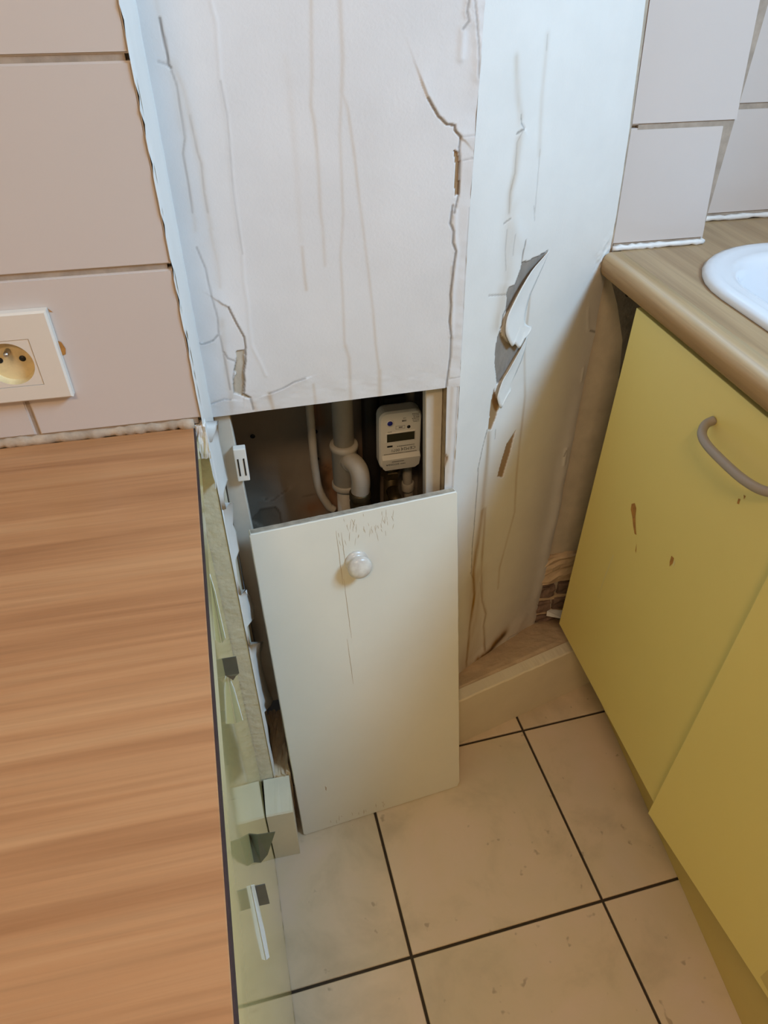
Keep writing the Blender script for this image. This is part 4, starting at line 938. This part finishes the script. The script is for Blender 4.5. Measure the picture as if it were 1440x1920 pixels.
# ---- thin bent pipe
tp = thing('bent_pipe', (0.03, 1.08, 0.40), 'thin painted pipe bending right in front of the shaft wall', 'pipe')
tube('pipe_run', smooth_path([(0.0255, 1.092, 1.24), (0.0262, 1.090, 0.90), (0.0268, 1.086, 0.70), (0.0272, 1.082, 0.62), (0.032, 1.080, 0.562), (0.046, 1.078, 0.524), (0.052, 1.078, 0.516), (0.0565, 1.078, 0.512)]), 0.0072, M['pvc'], tp)
bp = thing('shaft_riser', (0.135, 1.11, 0.02), 'black pipe running up behind the water meter', 'pipe')
tube('pipe_run', [(0.135, 1.105, 0.02), (0.133, 1.105, 1.24)], 0.016, mat('black_pipe', srgb(40, 34, 30), 0.7, var=0.3, vscale=40), bp, 20)
# ---- magnetic catch on the left stile
mc = thing('magnetic_catch', (-0.09, 0.89, 0.74), 'white magnetic catch with two slots on the left side of the opening', 'catch')
box('catch_body', -0.0990, -0.0820, 0.8890, 0.9005, 0.742, 0.797, M['white_plastic'], mc, bev=0.0015)
for x in (-0.0945, -0.0865): box('catch_slot', x-0.0010, x+0.0010, 0.8884, 0.8892, 0.752, 0.781, M['black'], mc)
# ================================================================ RIGHT COUNTER
rw_ = thing('worktop', (0.80, 0.5, 0.922), 'pale oak laminate worktop with brown rounded front around the white sink', 'worktop')
prof = [(0.530, 0.962), (0.512, 0.962), (0.5045, 0.9608), (0.4995, 0.9565), (0.4970, 0.950), (0.4968, 0.943), (0.4985, 0.935), (0.5030, 0.9285), (0.5100, 0.9245), (0.530, 0.9235)]
ys = [-1.2, 1.045]
vs, fs = [], []
for y in (-1.2, 1.062):
    for x, z in prof: vs.append((x, (y if y < 0 else min(1.0700, 1.0764-(0.5149-x)*0.584-0.003)), z))
n = len(prof)
for k in range(n-1): fs.append((k, k+1, n+k+1, n+k))
fs.append(tuple(range(n))); fs.append(tuple(range(n, 2*n))[::-1])
fs.append((n-1, 0, n, 2*n-1))
fe = obj('front_edge', vs, fs, M['wood_right'], rw_, smooth=True)
SX0, SX1, SY0, SY1, SR = 0.574, 1.06, 0.36, 1.040, 0.17
def sink_ring(off, n=10):
    x0, x1, y0, y1, r = SX0+off, SX1-off, SY0+off, SY1-off, max(0.02, SR-off)
    pts = []
    for cx_, cy_, a0 in ((x1-r, y1-r, 0), (x0+r, y1-r, 90), (x0+r, y0+r, 180), (x1-r, y0+r, 270)):
        for k in range(n+1):
            a = R(a0+90*k/n); pts.append((cx_+r*math.cos(a), cy_+r*math.sin(a)))
    return pts
# board with a hole for the bowl
hole = sink_ring(0.02); outer = [(0.530, -1.2), (1.128, -1.2), (1.128, 1.1765), (0.673, 1.1765), (0.673, 1.0755), (0.530, 1.0755)]
bm = bmesh.new()
for z, flip in ((0.962, False), (0.924, True)):
    ov = [bm.verts.new((x, y, z)) for x, y in outer]; hv = [bm.verts.new((x, y, z)) for x, y in hole]
    es = [bm.edges.new((ov[i], ov[(i+1) % len(ov)])) for i in range(len(ov))]+[bm.edges.new((hv[i], hv[(i+1) % len(hv)])) for i in range(len(hv))]
    bmesh.ops.triangle_fill(bm, use_beauty=True, edges=es)
kill = [f for f in bm.faces if SX0+0.03 < f.calc_center_median().x < SX1-0.03 and SY0+0.03 < f.calc_center_median().y < SY1-0.03]
bmesh.ops.delete(bm, geom=kill, context='FACES_ONLY')
bm.verts.ensure_lookup_table()
no, nh = len(outer), len(hole); tot = no+nh
vl = bm.verts[:]
for i in range(no): bm.faces.new([vl[i], vl[(i+1) % no], vl[tot+(i+1) % no], vl[tot+i]])
for i in range(nh): bm.faces.new([vl[no+i], vl[no+(i+1) % nh], vl[tot+no+(i+1) % nh], vl[tot+no+i]])
bmesh.ops.recalc_face_normals(bm, faces=bm.faces)
bmobj('top_board', bm, M['wood_right'], rw_)
# ---- sink
sk = thing('sink', (0.82, 0.7, 0.80), 'white rounded inset sink in the oak worktop', 'sink')
loft('bowl', [(sink_ring(o), z) for o, z in ((0.001, 0.9625), (0.000, 0.966), (0.004, 0.971), (0.012, 0.9735), (0.022, 0.9725), (0.030, 0.9700), (0.036, 0.9705), (0.044, 0.9690), (0.051, 0.962), (0.056, 0.950), (0.064, 0.90), (0.075, 0.83), (0.10, 0.812), (0.16, 0.808))], WORLD, M['ceramic'], sk, smooth=True, cap0=False)
lathe('drain', [(0.034, 0), (0.034, 0.002), (0.024, 0.002), (0.020, 0.0005)], Fr((0.80, 0.70, 0.8082)), M['steel'], sk, 28)
# ---- sink cabinet
rc = thing('sink_cabinet', (0.80, 0.4, 0), 'yellow base cabinet with bow handle under the oak worktop and sink', 'cabinet')
X1 = 0.5096; ZD = 0.2148
bm = bmesh.new(); 
box('carcass', 0.5300, 0.548, -0.35, 0.955, ZD, 0.9225, M['yellow_dark'], rc)
box('side_panel', 0.548, 1.12, 0.938, 0.955, ZD, 0.800, M['yellow_dark'], rc)
box('bottom_panel', 0.548, 1.12, -0.35, 0.938, ZD, ZD+0.017, M['yellow_dark'], rc)
d1 = box('door', X1, X1+0.018, 0.5520, 0.9607, ZD, 0.918, M['yellow'], rc, bev=0.0012)
# second door stands slightly proud at its left edge
D2 = yawfr((0.4985, 0.5490, 0), 0)
ang = math.atan2(0.5325-0.4990, 0.5430-0.2665); D2 = Fr((0.4990, 0.5478, 0), (math.cos(ang)*1, math.sin(ang), 0), (math.sin(ang), -math.cos(ang), 0))
d2 = box('door', 0.0, 0.018, 0.0, 0.42, ZD-0.016, 0.918, M['yellow'], rc, fr=Fr((0.4990, 0.5478, 0), (math.cos(ang), math.sin(ang), 0), (math.sin(ang), -math.cos(ang), 0)), bev=0.0012)
pk = Fr((0.6165, 0.870, 0), (-0.0740, -1, 0), (1, -0.0740, 0))
box('kick_plinth', -0.085, 1.22, 0.0, 0.016, 0.0005, ZD-0.002, M['yellow_dark'], rc, fr=pk)
# bow handle
hp = smooth_path([(X1, 0.7290, 0.866), (X1-0.012, 0.7270, 0.862), (X1-0.024, 0.713, 0.858), (X1-0.030, 0.690, 0.857), (X1-0.032, 0.655, 0.858), (X1-0.031, 0.620, 0.859), (X1-0.024, 0.595, 0.860), (X1-0.012, 0.582, 0.863), (X1, 0.580, 0.866)], 6)
hd = tube('handle', hp, 0.0058, M['grey_handle'], d1, 16); tag(hd, 'grey bow handle')
def mark(poly, m, name='chip'):
    return obj(name, [(X1-0.0004, y, z) for y, z in poly], [tuple(range(len(poly)))], m, d1)
mark([(0.8400, 0.640), (0.8330, 0.647), (0.8255, 0.642), (0.8215, 0.628), (0.8130, 0.612), (0.8060, 0.603), (0.8110, 0.601), (0.8200, 0.610), (0.8290, 0.622), (0.8380, 0.630)], M['chip'])
mark([(0.7990, 0.590), (0.7950, 0.580), (0.7935, 0.574), (0.7965, 0.577)], M['chip'])
mark([(0.7165, 0.640), (0.7100, 0.641), (0.7085, 0.632), (0.7125, 0.622), (0.7155, 0.628)], M['chip']); mark([(0.7085, 0.640), (0.7045, 0.638), (0.7050, 0.626), (0.7085, 0.632)], M['scratch'])
mark([(0.6370, 0.8160), (0.6335, 0.8165), (0.6340, 0.8110)], M['chip']); mark([(0.6425, 0.8060), (0.6390, 0.8075), (0.6385, 0.8000), (0.6415, 0.7990)], M['chip'])
mark([(0.8490, 0.520), (0.8465, 0.520), (0.8530, 0.455), (0.8560, 0.405), (0.8570, 0.405), (0.8550, 0.460)], M['scratch'], 'scratch')
mark([(0.7460, 0.2155), (0.7400, 0.2190), (0.7340, 0.2200), (0.7300, 0.2155)], M['scratch'])
box('ceiling_lamp', -0.58, -0.12, -0.98, -0.52, 2.53, 2.70, M['glassy'], cl, bev=0.01)
